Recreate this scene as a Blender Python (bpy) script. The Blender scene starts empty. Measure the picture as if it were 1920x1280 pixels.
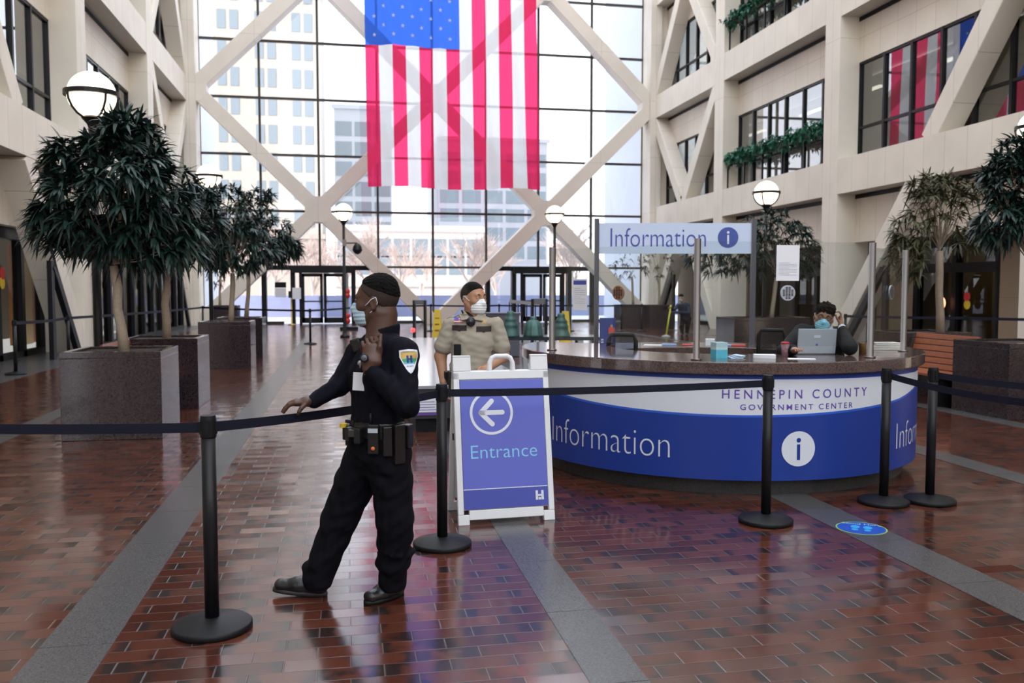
import bpy, bmesh, math, random
import numpy as np
from math import sin, cos, pi, radians, sqrt, atan2
from mathutils import Vector, Matrix
from mathutils.bvhtree import BVHTree

# ------------------------------------------------------------------ camera
SC = bpy.context.scene
COL = SC.collection
FPX, CAMH, YAW, PIT = 1640.0, 1.63, radians(10.7), math.atan(100/1640.0)
cam_d = bpy.data.cameras.new('camera'); cam = bpy.data.objects.new('camera', cam_d); COL.objects.link(cam)
cam_d.sensor_width = 36; cam_d.lens = 36*FPX/1920; cam_d.clip_end = 600
cam.location = (0, 0, CAMH); cam.rotation_euler = (pi/2-PIT, 0, -YAW)
cam_d.dof.use_dof = True; cam_d.dof.focus_distance = 5.3; cam_d.dof.aperture_fstop = 3.2
SC.camera = cam
V = Vector
CAMP = V((0, 0, CAMH))
cF = V((sin(YAW)*cos(PIT), cos(YAW)*cos(PIT), -sin(PIT))); cR = V((cos(YAW), -sin(YAW), 0)); cU = cR.cross(cF)
def ray(x, y): return cF+cR*((x-960)/FPX)-cU*((y-640)/FPX)
def at(x, y, d): return CAMP+ray(x, y)*d              # point at measured distance d in front of the lens
def onz(x, y, z=0.0): v = ray(x, y); return CAMP+v*((z-CAMH)/v.z)
def onY(x, y, Y): v = ray(x, y); return CAMP+v*(Y/v.y)
def onX(x, y, X): v = ray(x, y); return CAMP+v*(X/v.x)

# ------------------------------------------------------------------ world, sun, exposure
W = bpy.data.worlds.new('world'); SC.world = W; W.use_nodes = True
wn = W.node_tree.nodes; wl = W.node_tree.links
bg = wn['Background']; tc = wn.new('ShaderNodeTexCoord'); sx = wn.new('ShaderNodeSeparateXYZ'); cr = wn.new('ShaderNodeValToRGB')
wl.new(tc.outputs['Generated'], sx.inputs[0]); wl.new(sx.outputs['Z'], cr.inputs[0]); wl.new(cr.outputs[0], bg.inputs[0])
cr.color_ramp.elements[0].color = (.97, .96, 1.0, 1); cr.color_ramp.elements[0].position = 0.0
cr.color_ramp.elements[1].color = (.80, .89, 1.0, 1); cr.color_ramp.elements[1].position = 0.55
bg.inputs[1].default_value = 2.3
sd = bpy.data.lights.new('sun', 'SUN'); so = bpy.data.objects.new('sun', sd); COL.objects.link(so)
sd.energy = 4.2; sd.color = (1, .86, .72); sd.angle = radians(1)
so.rotation_euler = V((.75, .5, -.42)).to_track_quat('-Z', 'Y').to_euler(); so.location = (-20, -10, 20)
SC.view_settings.view_transform = 'Standard'; SC.view_settings.look = 'None'
SC.view_settings.exposure = 0.38; SC.view_settings.gamma = 1.0; SC.view_settings.use_curve_mapping = False

# ------------------------------------------------------------------ materials
MATS = {}
def mat(name, col, rough=.5, metal=0, spec=.5, var=.06, vscale=30, bump=0, bscale=60, emit=0, trans=0, alpha=1, sheen=0):
    if name in MATS: return MATS[name]
    m = bpy.data.materials.new(name); m.use_nodes = True; MATS[name] = m
    n = m.node_tree.nodes; l = m.node_tree.links; b = n['Principled BSDF']
    b.inputs['Roughness'].default_value = rough; b.inputs['Metallic'].default_value = metal
    b.inputs['Specular IOR Level'].default_value = spec
    if sheen: b.inputs['Sheen Weight'].default_value = sheen
    t = n.new('ShaderNodeTexCoord'); nz = n.new('ShaderNodeTexNoise'); nz.inputs['Scale'].default_value = vscale; nz.inputs['Detail'].default_value = 4
    l.new(t.outputs['Object'], nz.inputs['Vector'])
    mx = n.new('ShaderNodeMixRGB'); mx.inputs[1].default_value = tuple(c*(1-var) for c in col)+(1,); mx.inputs[2].default_value = tuple(min(1, c*(1+var)) for c in col)+(1,)
    l.new(nz.outputs['Fac'], mx.inputs[0]); l.new(mx.outputs[0], b.inputs['Base Color'])
    if bump:
        nb = n.new('ShaderNodeTexNoise'); nb.inputs['Scale'].default_value = bscale; nb.inputs['Detail'].default_value = 5
        l.new(t.outputs['Object'], nb.inputs['Vector']); bp = n.new('ShaderNodeBump'); bp.inputs['Strength'].default_value = bump; bp.inputs['Distance'].default_value = .01
        l.new(nb.outputs['Fac'], bp.inputs['Height']); l.new(bp.outputs[0], b.inputs['Normal'])
    if emit:
        b.inputs['Emission Color'].default_value = tuple(col)+(1,); b.inputs['Emission Strength'].default_value = emit
    return m
def glass(name, tint, base, top, rough=0.0):
    # a thin pane: mirror reflection growing with angle over straight transmission
    m = bpy.data.materials.new(name); m.use_nodes = True; n = m.node_tree.nodes; l = m.node_tree.links
    n.remove(n['Principled BSDF']); o = n['Material Output']
    tr = n.new('ShaderNodeBsdfTransparent'); tr.inputs[0].default_value = tuple(tint)+(1,)
    gl = n.new('ShaderNodeBsdfGlossy'); gl.inputs['Roughness'].default_value = rough
    lw = n.new('ShaderNodeLayerWeight'); lw.inputs[0].default_value = .5
    pw = n.new('ShaderNodeMath'); pw.operation = 'POWER'; pw.inputs[1].default_value = 2.5; l.new(lw.outputs['Facing'], pw.inputs[0])
    mr = n.new('ShaderNodeMapRange'); mr.inputs['To Min'].default_value = base; mr.inputs['To Max'].default_value = top; l.new(pw.outputs[0], mr.inputs[0])
    mx = n.new('ShaderNodeMixShader'); l.new(mr.outputs[0], mx.inputs[0]); l.new(tr.outputs[0], mx.inputs[1]); l.new(gl.outputs[0], mx.inputs[2]); l.new(mx.outputs[0], o.inputs[0])
    MATS[name] = m; return m
def granite(name, c1, c2, rough, scale=140):
    m = bpy.data.materials.new(name); m.use_nodes = True; MATS[name] = m
    n = m.node_tree.nodes; l = m.node_tree.links; b = n['Principled BSDF']; b.inputs['Roughness'].default_value = rough
    t = n.new('ShaderNodeTexCoord'); v = n.new('ShaderNodeTexVoronoi'); v.inputs['Scale'].default_value = scale
    nz = n.new('ShaderNodeTexNoise'); nz.inputs['Scale'].default_value = scale*.4; nz.inputs['Detail'].default_value = 6
    l.new(t.outputs['Object'], v.inputs['Vector']); l.new(t.outputs['Object'], nz.inputs['Vector'])
    md = n.new('ShaderNodeMath'); md.operation = 'MULTIPLY_ADD'; l.new(v.outputs['Color'], md.inputs[0]); md.inputs[1].default_value = .6; l.new(nz.outputs['Fac'], md.inputs[2])
    r = n.new('ShaderNodeValToRGB'); l.new(md.outputs[0], r.inputs[0])
    r.color_ramp.elements[0].position = .45; r.color_ramp.elements[0].color = tuple(c1)+(1,); r.color_ramp.elements[1].position = 1.0; r.color_ramp.elements[1].color = tuple(c2)+(1,)
    l.new(r.outputs[0], b.inputs['Base Color']); return m
def brick_floor():
    # running-bond pavers: every brick gets its own colour, gloss and a minute tilt; ends are fired darker
    m = bpy.data.materials.new('red_brick_paving'); m.use_nodes = True
    n = m.node_tree.nodes; l = m.node_tree.links; b = n['Principled BSDF']
    BW, BH = .285, .117
    def M(op, a, c=None, d=None):
        k = n.new('ShaderNodeMath'); k.operation = op
        for i_, v in enumerate((a, c, d)):
            if v is None: continue
            if isinstance(v, (int, float)): k.inputs[i_].default_value = v
            else: l.new(v, k.inputs[i_])
        return k.outputs[0]
    t = n.new('ShaderNodeTexCoord'); s = n.new('ShaderNodeSeparateXYZ'); l.new(t.outputs['Object'], s.inputs[0])
    ry = M('DIVIDE', s.outputs['Y'], BH); row = M('FLOOR', ry); fv = M('FRACT', ry)
    rx = M('ADD', M('DIVIDE', s.outputs['X'], BW), M('MULTIPLY', M('FLOORED_MODULO', row, 2.0), .5)); col_ = M('FLOOR', rx); fu = M('FRACT', rx)
    cb = n.new('ShaderNodeCombineXYZ'); l.new(col_, cb.inputs[0]); l.new(row, cb.inputs[1])
    wn_ = n.new('ShaderNodeTexWhiteNoise'); wn_.noise_dimensions = '2D'; l.new(cb.outputs[0], wn_.inputs['Vector'])
    sc = n.new('ShaderNodeSeparateColor'); l.new(wn_.outputs['Color'], sc.inputs[0])
    eu = M('ABSOLUTE', M('SUBTRACT', fu, .5)); ev = M('ABSOLUTE', M('SUBTRACT', fv, .5))
    du = M('MULTIPLY', M('SUBTRACT', .5, eu), BW); dv = M('MULTIPLY', M('SUBTRACT', .5, ev), BH)
    def sm(x, a, c):
        k = n.new('ShaderNodeMapRange'); k.interpolation_type = 'SMOOTHSTEP'; l.new(x, k.inputs[0]); k.inputs['From Min'].default_value = a; k.inputs['From Max'].default_value = c; return k.outputs[0]
    ju = M('SUBTRACT', 1.0, sm(du, .0015, .0042)); jv = M('SUBTRACT', 1.0, sm(dv, .001, .0034))
    nz = n.new('ShaderNodeTexNoise'); nz.inputs['Scale'].default_value = 9; nz.inputs['Detail'].default_value = 5; nz.inputs['Roughness'].default_value = .65; l.new(t.outputs['Object'], nz.inputs['Vector'])
    n2 = n.new('ShaderNodeTexNoise'); n2.inputs['Scale'].default_value = .8; n2.inputs['Detail'].default_value = 3; l.new(t.outputs['Object'], n2.inputs['Vector'])
    c1 = n.new('ShaderNodeMixRGB'); c1.inputs[1].default_value = (.060, .0155, .0095, 1); c1.inputs[2].default_value = (.108, .033, .020, 1); l.new(sc.outputs[0], c1.inputs[0])
    end = M('MULTIPLY', sm(eu, .18, .5), M('MULTIPLY_ADD', sc.outputs[1], .55, -.05))
    dk = sm(M('ADD', M('ADD', nz.outputs['Fac'], end), M('MULTIPLY', sm(sc.outputs[2], .78, .95), .16)), .56, .80)
    c2 = n.new('ShaderNodeMixRGB'); c2.inputs[2].default_value = (.016, .012, .012, 1); l.new(M('MULTIPLY', dk, .88), c2.inputs[0]); l.new(c1.outputs[0], c2.inputs[1])
    c3 = n.new('ShaderNodeMixRGB'); c3.inputs[2].default_value = (.11, .085, .075, 1); l.new(M('MULTIPLY', ju, .85), c3.inputs[0]); l.new(c2.outputs[0], c3.inputs[1])
    c4 = n.new('ShaderNodeMixRGB'); c4.inputs[2].default_value = (.085, .055, .048, 1); l.new(M('MULTIPLY', jv, .6), c4.inputs[0]); l.new(c3.outputs[0], c4.inputs[1])
    l.new(c4.outputs[0], b.inputs['Base Color'])
    l.new(M('ADD', M('MULTIPLY_ADD', sc.outputs[1], .06, .07), M('MULTIPLY', n2.outputs['Fac'], .12)), b.inputs['Roughness'])
    b.inputs['Specular IOR Level'].default_value = .85
    vs = n.new('ShaderNodeVectorMath'); vs.operation = 'SUBTRACT'; l.new(wn_.outputs['Color'], vs.inputs[0]); vs.inputs[1].default_value = (.5, .5, .5)
    vm = n.new('ShaderNodeVectorMath'); vm.operation = 'MULTIPLY'; l.new(vs.outputs[0], vm.inputs[0]); vm.inputs[1].default_value = (.030, .045, 0)
    ge = n.new('ShaderNodeNewGeometry'); va = n.new('ShaderNodeVectorMath'); va.operation = 'ADD'; l.new(vm.outputs[0], va.inputs[0]); l.new(ge.outputs['Normal'], va.inputs[1])
    vn = n.new('ShaderNodeVectorMath'); vn.operation = 'NORMALIZE'; l.new(va.outputs[0], vn.inputs[0])
    bp = n.new('ShaderNodeBump'); bp.inputs['Strength'].default_value = .35; bp.inputs['Distance'].default_value = .003
    l.new(M('SUBTRACT', M('MULTIPLY', nz.outputs['Fac'], .3), M('MAXIMUM', ju, jv)), bp.inputs['Height']); l.new(vn.outputs[0], bp.inputs['Normal']); l.new(bp.outputs[0], b.inputs['Normal'])
    return m
def panelled(name, col, px, pz, var=.05, axis='Y', rough=.55):
    # stone-like cladding panels with thin dark joints, procedural in object space
    m = bpy.data.materials.new(name); m.use_nodes = True; MATS[name] = m
    n = m.node_tree.nodes; l = m.node_tree.links; b = n['Principled BSDF']; b.inputs['Roughness'].default_value = rough
    t = n.new('ShaderNodeTexCoord'); s = n.new('ShaderNodeSeparateXYZ'); c = n.new('ShaderNodeCombineXYZ')
    l.new(t.outputs['Object'], s.inputs[0]); l.new(s.outputs[axis], c.inputs[0]); l.new(s.outputs['Z'], c.inputs[1])
    k = n.new('ShaderNodeTexBrick'); k.offset = 0; k.inputs['Scale'].default_value = 1; k.inputs['Mortar Size'].default_value = .006
    k.inputs['Brick Width'].default_value = px; k.inputs['Row Height'].default_value = pz
    k.inputs['Color1'].default_value = tuple(col)+(1,); k.inputs['Color2'].default_value = tuple(x*(1-var) for x in col)+(1,); k.inputs['Mortar'].default_value = tuple(x*.62 for x in col)+(1,)
    l.new(c.outputs[0], k.inputs['Vector'])
    nz = n.new('ShaderNodeTexNoise'); nz.inputs['Scale'].default_value = .9; nz.inputs['Detail'].default_value = 5; l.new(t.outputs['Object'], nz.inputs['Vector'])
    mx = n.new('ShaderNodeMixRGB'); mx.blend_type = 'MULTIPLY'; mx.inputs[0].default_value = .25; l.new(k.outputs['Color'], mx.inputs[1]); l.new(nz.outputs['Fac'], mx.inputs[2]); l.new(mx.outputs[0], b.inputs['Base Color'])
    return m

# ------------------------------------------------------------------ mesh helpers
class MB:
    def __init__(s): s.v = []; s.f = []; s.m = []
    def add(s, vs, fs, mi=0):
        o = len(s.v); s.v += [tuple(p) for p in vs]
        for f in fs: s.f.append(tuple(i+o for i in f)); s.m.append(mi)
        return s
    def box(s, c, d, R=None, mi=0):
        vs = []
        for z in (-.5, .5):
            for x, y in ((-.5, -.5), (.5, -.5), (.5, .5), (-.5, .5)):
                p = V((x*d[0], y*d[1], z*d[2]))
                if R is not None: p = R @ p
                vs.append(V(c)+p)
        return s.add(vs, [(3, 2, 1, 0), (4, 5, 6, 7), (0, 1, 5, 4), (1, 2, 6, 5), (2, 3, 7, 6), (3, 0, 4, 7)], mi)
    def lh(s, lo, hi, mi=0):
        lo = V(lo); hi = V(hi); return s.box((lo+hi)/2, hi-lo, None, mi)
    def bar(s, a, b, w, h, up=(0, 0, 1), mi=0):
        a = V(a); b = V(b); d = (b-a); L = d.length; d.normalize(); x = d.cross(V(up)).normalized(); z = x.cross(d)
        R = Matrix((x, d, z)).transposed(); return s.box((a+b)/2, (w, L, h), R, mi)
    def ringtube(s, pts, rad, n=12, mi=0, caps=True, flat=1.0):
        pts = [V(p) for p in pts]; N = len(pts)
        if not hasattr(rad, '__len__'): rad = [rad]*N
        o = len(s.v); ref = None
        for i, p in enumerate(pts):
            t = (pts[min(i+1, N-1)]-pts[max(i-1, 0)]).normalized()
            if ref is None: ref = V((0, 0, 1)) if abs(t.z) < .9 else V((1, 0, 0))
            x = t.cross(ref).normalized(); y = x.cross(t); ref = y
            for k in range(n):
                a = 2*pi*k/n; s.v.append(tuple(p+x*cos(a)*rad[i]+y*sin(a)*rad[i]*flat))
        for i in range(N-1):
            for k in range(n):
                a = o+i*n+k; b = o+i*n+(k+1) % n; s.f.append((a, b, b+n, a+n)); s.m.append(mi)
        if caps:
            s.f.append(tuple(o+k for k in range(n))[::-1]); s.m.append(mi); s.f.append(tuple(o+(N-1)*n+k for k in range(n))); s.m.append(mi)
        return s
    def lathe(s, prof, c=(0, 0, 0), n=32, mi=0):
        o = len(s.v)
        for r, z in prof:
            for k in range(n): a = 2*pi*k/n; s.v.append((c[0]+r*cos(a), c[1]+r*sin(a), c[2]+z))
        for i in range(len(prof)-1):
            for k in range(n):
                a = o+i*n+k; b = o+i*n+(k+1) % n; s.f.append((a, b, b+n, a+n)); s.m.append(mi)
        s.f.append(tuple(o+k for k in range(n))[::-1]); s.m.append(mi); s.f.append(tuple(o+(len(prof)-1)*n+k for k in range(n))); s.m.append(mi)
        return s
    def ball(s, c, r, R=None, nu=16, nv=10, mi=0):
        r = r if hasattr(r, '__len__') else (r, r, r); o = len(s.v)
        for j in range(nv+1):
            th = pi*j/nv
            for i in range(nu):
                a = 2*pi*i/nu; p = V((r[0]*sin(th)*cos(a), r[1]*sin(th)*sin(a), r[2]*cos(th)))
                if R is not None: p = R @ p
                s.v.append(tuple(V(c)+p))
        for j in range(nv):
            for i in range(nu):
                a = o+j*nu+i; b = o+j*nu+(i+1) % nu; s.f.append((a, a+nu, b+nu, b)); s.m.append(mi)
        return s
    def build(s, name, m, parent=None, smooth=False, bevel=0, kind=None, origin=None, solid=0):
        me = bpy.data.meshes.new(name)
        if parent is not None:
            off = root_loc(parent)
        elif origin is not None: off = V(origin)
        else:
            a = np.array(s.v); off = V(((a[:, 0].min()+a[:, 0].max())/2, (a[:, 1].min()+a[:, 1].max())/2, a[:, 2].min()))
        me.from_pydata([tuple(V(p)-off) for p in s.v], [], s.f)
        ms = m if isinstance(m, (list, tuple)) else [m]
        for q in ms: me.materials.append(q)
        if len(ms) > 1: me.polygons.foreach_set('material_index', s.m)
        if smooth: me.polygons.foreach_set('use_smooth', [True]*len(me.polygons))
        me.validate(); me.update()
        o = bpy.data.objects.new(name, me); COL.objects.link(o)
        if parent is not None: o.parent = parent
        else: o.location = off
        if bevel:
            b = o.modifiers.new('bevel', 'BEVEL'); b.width = bevel; b.segments = 2; b.limit_method = 'ANGLE'
        if solid:
            b = o.modifiers.new('solid', 'SOLIDIFY'); b.thickness = solid
        if kind: o['kind'] = kind
        return o
def root_loc(o):
    while o.parent is not None: o = o.parent
    return V(o.location)
def tag(o, label, cat, group=None):
    o['label'] = label; o['category'] = cat
    if group: o['group'] = group
    return o
def thing(name, loc, label, cat, group=None):
    o = bpy.data.objects.new(name, None); COL.objects.link(o); o.location = loc; o.empty_display_size = .1
    return tag(o, label, cat, group)
def dup(root, loc, label, group=None):
    r = root.copy(); COL.objects.link(r); r.location = loc; r['label'] = label
    if group: r['group'] = group
    def rec(src, dst):
        for ch in list(src.children):
            c = ch.copy(); COL.objects.link(c); c.parent = dst; rec(ch, c)
    rec(root, r); return r
CNT = {}
def struct(base, mb, m, **k):
    CNT[base] = CNT.get(base, 0)+1
    return mb.build('%s_%d' % (base, CNT[base]), m, kind='structure', **k)
def text_geo(txt, size, thin=0.0, align='LEFT', spacing=1.0):
    cu = bpy.data.curves.new('t', 'FONT'); cu.body = txt; cu.size = size; cu.offset = thin; cu.align_x = align; cu.space_character = spacing; cu.resolution_u = 4
    o = bpy.data.objects.new('t', cu); COL.objects.link(o); dg = bpy.context.evaluated_depsgraph_get()
    me = bpy.data.meshes.new_from_object(o.evaluated_get(dg)); bpy.data.objects.remove(o)
    bm = bmesh.new(); bm.from_mesh(me); bmesh.ops.triangulate(bm, faces=bm.faces); 
    vs = [tuple(v.co) for v in bm.verts]; fs = [tuple(v.index for v in f.verts) for f in bm.faces]; bm.free(); bpy.data.meshes.remove(me)
    return vs, fs
def put_text(mb, txt, size, fn, thin=0, align='LEFT', spacing=1.0, mi=0, width=None):
    vs, fs = text_geo(txt, size, thin, align, spacing)
    if width:
        xs = [v[0] for v in vs]; k = width/(max(xs)-min(xs)); vs = [(v[0]*k, v[1], v[2]) for v in vs]
    mb.add([fn(v[0], v[1]) for v in vs], fs, mi)

# ------------------------------------------------------------------ palette
cream = panelled('cream_cladding', (.90, .83, .72), .8, 9.0)
creamX = panelled('cream_cladding_end', (.88, .815, .71), 2.6, 2.6, axis='X')
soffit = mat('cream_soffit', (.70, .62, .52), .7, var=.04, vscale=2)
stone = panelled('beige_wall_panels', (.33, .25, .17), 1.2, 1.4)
black = mat('black_metal', (.010, .010, .012), .38, .0, .3)
blackm = mat('black_matte', (.008, .008, .010), .5, 0, .25)
bronze = mat('dark_bronze_mullion', (.045, .037, .028), .5, .3)
steel = mat('brushed_steel', (.20, .175, .165), .32, 1)
webbing = mat('black_webbing', (.010, .011, .024), .6, 0, .2, bump=.2, bscale=400)
planter_g = granite('purple_brown_granite', (.010, .007, .008), (.052, .038, .043), .09, 120)
desk_g = granite('dark_brown_granite', (.030, .019, .018), (.15, .105, .095), .09, 220)
strip_g = granite('grey_granite_strip', (.042, .040, .041), (.095, .091, .093), .26, 260)
plinth_g = granite('black_granite_plinth', (.02, .022, .024), (.05, .05, .052), .35, 160)
white_p = mat('white_plastic', (.78, .80, .82), .4, var=.02)
paper = mat('white_paper', (.84, .85, .90), .6, var=.02)
ink = mat('dark_print', (.05, .06, .16), .6)
navy = mat('royal_blue_graphic', (.012, .045, .30), .35, var=.04, vscale=3)
navyL = mat('lighter_blue_graphic_line', (.03, .12, .62), .35)
whiteg = mat('white_graphic', (.74, .78, .86), .35, var=.02)
purplet = mat('violet_lettering', (.13, .07, .40), .5)
signblue = mat('periwinkle_sign_blue', (.125, .15, .58), .35, var=.08, vscale=3)
signblue2 = mat('deep_sign_blue', (.07, .09, .42), .35)
cyan = mat('cyan_lettering', (.26, .62, .92), .5)
planter_g.node_tree.nodes['Principled BSDF'].inputs['Specular IOR Level'].default_value = .7
wood = mat('varnished_orange_wood', (.30, .085, .03), .35, var=.25, vscale=14)
bark = mat('pale_grey_bark', (.34, .27, .20), .8, var=.25, vscale=25, bump=.6, bscale=50)
leafm = mat('dark_green_leaf', (.013, .036, .028), .45, var=.5, vscale=8)
leafo = mat('olive_green_leaf', (.075, .078, .034), .5, var=.5, vscale=8)
leafb = mat('bright_green_leaf', (.012, .13, .07), .5, var=.5, vscale=9)
soil = mat('dark_soil', (.05, .035, .025), .95, bump=1)
patina = mat('green_bronze_patina', (.07, .15, .14), .5, .4, var=.35, vscale=9)
yellow = mat('yellow_plastic', (.72, .48, .02), .5)
red = mat('red_plastic', (.55, .02, .02), .4)
offl = mat('office_wall_paint', (.34, .33, .28), .8)
offr = mat('office_red_panel', (.35, .03, .02), .7)
lampw = mat('lit_warm_globe', (1, .84, .62), .4, emit=3.2, var=0)
strl = mat('lit_ceiling_strip', (1, .93, .78), .4, emit=3, var=0)
gfar = glass('clear_window_glass', (.97, .98, 1), .03, .35)
gside = glass('smoky_office_glass', (.50, .52, .52), .16, .85)
woodp = mat('orange_wood_panel', (.45, .16, .04), .5, var=.3, vscale=4)
gdoor = glass('dark_storefront_glass', (.45, .45, .43), .04, .20)
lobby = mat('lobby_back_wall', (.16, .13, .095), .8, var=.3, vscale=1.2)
gscreen = glass('clear_screen_glass', (.93, .955, .955), .028, .3)
# ------------------------------------------------------------------ setting: floor
XL, XR, YE = -6.6, 14.4, 41.0
mb = MB().lh((XL-.9, -16, -.2), (XR+4, YE+.05, 0)); fl = mb.build('floor', brick_floor(), kind='structure', origin=(0, 0, 0))
for i, (a, b) in enumerate(((-8.3, -5.87), (-3.85, -3.58), (-1.39, -1.07), (.97, 1.22), (3.24, 3.56), (5.52, 5.82), (7.72, 8.02), (10, 10.3), (12.3, 12.6))):
    mb = MB(); y = -4.0; k = 0
    while y < YE:
        L = .82; y2 = min(y+L, YE)
        mb.lh((a+.002, y+.0025, -.01), (b-.002, y2-.0025, .0025)); y += L; k += 1
    struct('trim', mb, strip_g)
# ------------------------------------------------------------------ setting: far glass wall with its lattice
mxs = [-6.33, -3.72, -1.17, 1.46, 3.99, 6.5, 9.01, 11.61, 14.22]
zs = [2.6+2.5*i for i in range(9)]
TOP = 22.7
def box_u(mb, x0, x1, z0, z1, Y=YE, d=.07, mi=0): mb.lh((x0, Y-d, z0), (x1, Y+d, z1), mi)
frame = MB()
for i, x in enumerate(mxs):
    w = .05 if 0 < i < 8 else .09
    z0 = 0 if i not in (2, 6) else 2.6
    box_u(frame, x-w, x+w, z0, TOP)
for z in zs: frame.lh((mxs[0], YE-.065, z-.05), (mxs[-1], YE+.065, z+.05))
frame.lh((mxs[0], YE-.06, 0), (-2.8, YE+.06, .12)); frame.lh((.4, YE-.06, 0), (7.6, YE+.06, .12)); frame.lh((10.7, YE-.06, 0), (mxs[-1], YE+.06, .12))
wf = frame.build('window_1', bronze, kind='structure', origin=(4, YE, 0))
g = MB(); g.lh((mxs[0], YE-.008, .1), (mxs[-1], YE+.008, TOP)); g.build('pane', gfar, wf)
def lattice(a, b):
    mb = MB(); a = V((a[0], YE-.62, a[1])); b = V((b[0], YE-.62, b[1])); mb.bar(a, b, .62, .74, up=(0, 1, 0)) if (b-a).x*(b-a).z > 0 else mb.bar(a, b, .61, .73, up=(0, 1, 0)); struct('trim', mb, creamX, bevel=.02)
N = lambda i, j: (-6.4+5.2*i, 5.12*j)
for i, j, i2, j2 in ((0, 2, 1, 1), (1, 1, 0, 0), (1, 1, 2, 0), (1, 1, 2, 2), (2, 2, 3, 1), (3, 1, 2, 0), (3, 1, 4, 0), (3, 1, 4, 2), (0, 2, 1, 3), (1, 3, 2, 2), (2, 2, 3, 3), (3, 3, 4, 2), (1, 3, 0, 4), (1, 3, 2, 4), (3, 3, 2, 4), (3, 3, 4, 4)):
    lattice(N(i, j), N(i2, j2))
for i, j in ((0, 2), (1, 1), (2, 2), (3, 1), (4, 2), (1, 3), (3, 3)):
    c = N(i, j); hb = MB(); q = [(-.34, -.62), (.34, -.62), (.62, -.34), (.62, .34), (.34, .62), (-.34, .62), (-.62, .34), (-.62, -.34)]
    hb.add([(c[0]+a*.92, YE-.62+y, c[1]+b*.92) for y in (-.375, .375) for a, b in q], [tuple(range(8)), tuple(range(15, 7, -1))]+[(k, 8+k, 8+(k+1) % 8, (k+1) % 8) for k in range(8)])
    struct('trim', hb, creamX)
# double doors in the far wall
def far_door(cx):
    mb = MB()
    for x in (cx-2.6, cx-1.35, cx+1.35, cx+2.6): mb.lh((x-.1, YE-.3, 0), (x+.1, YE+.12, 2.62))
    mb.lh((cx-1.4, YE-.5, 2.32), (cx+1.4, YE+.12, 2.62)); mb.lh((cx-2.6, YE-.14, 2.45), (cx+2.6, YE+.14, 2.66))
    for x in (cx-1.0, cx+1.0): mb.lh((x-.06, YE-.46, 0), (x+.06, YE-.3, 2.35))
    CNT['door'] = CNT.get('door', 0)+1
    d = mb.build('door_%d' % CNT['door'], blackm, kind='structure', origin=(cx, YE, 0))
    for s in (-1, 1):
        l = MB(); x0, x1 = (cx-.95, cx-.02) if s < 0 else (cx+.02, cx+.95)
        for a, b, c, e in ((x0, x0+.12, .05, 2.3), (x1-.12, x1, .05, 2.3), (x0, x1, 2.15, 2.3), (x0, x1, .05, .3), (x0, x1, 1.0, 1.06)): l.lh((a, YE-.42, c), (b, YE-.36, e))
        lf = l.build('door_leaf', blackm, d)
        h = MB().ringtube([(cx+s*.17, YE-.5, .9), (cx+s*.17, YE-.5, 1.25)], .015, 8); h.build('handle', steel, lf)
far_door(-1.03); far_door(9.15)
# corner posts of the far wall
for x, s in ((-6.52, -1), (14.42, 1)):
    struct('trim', MB().lh((x-.26, YE-1.2, 0), (x+.26, YE+.3, TOP)), creamX)

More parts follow.
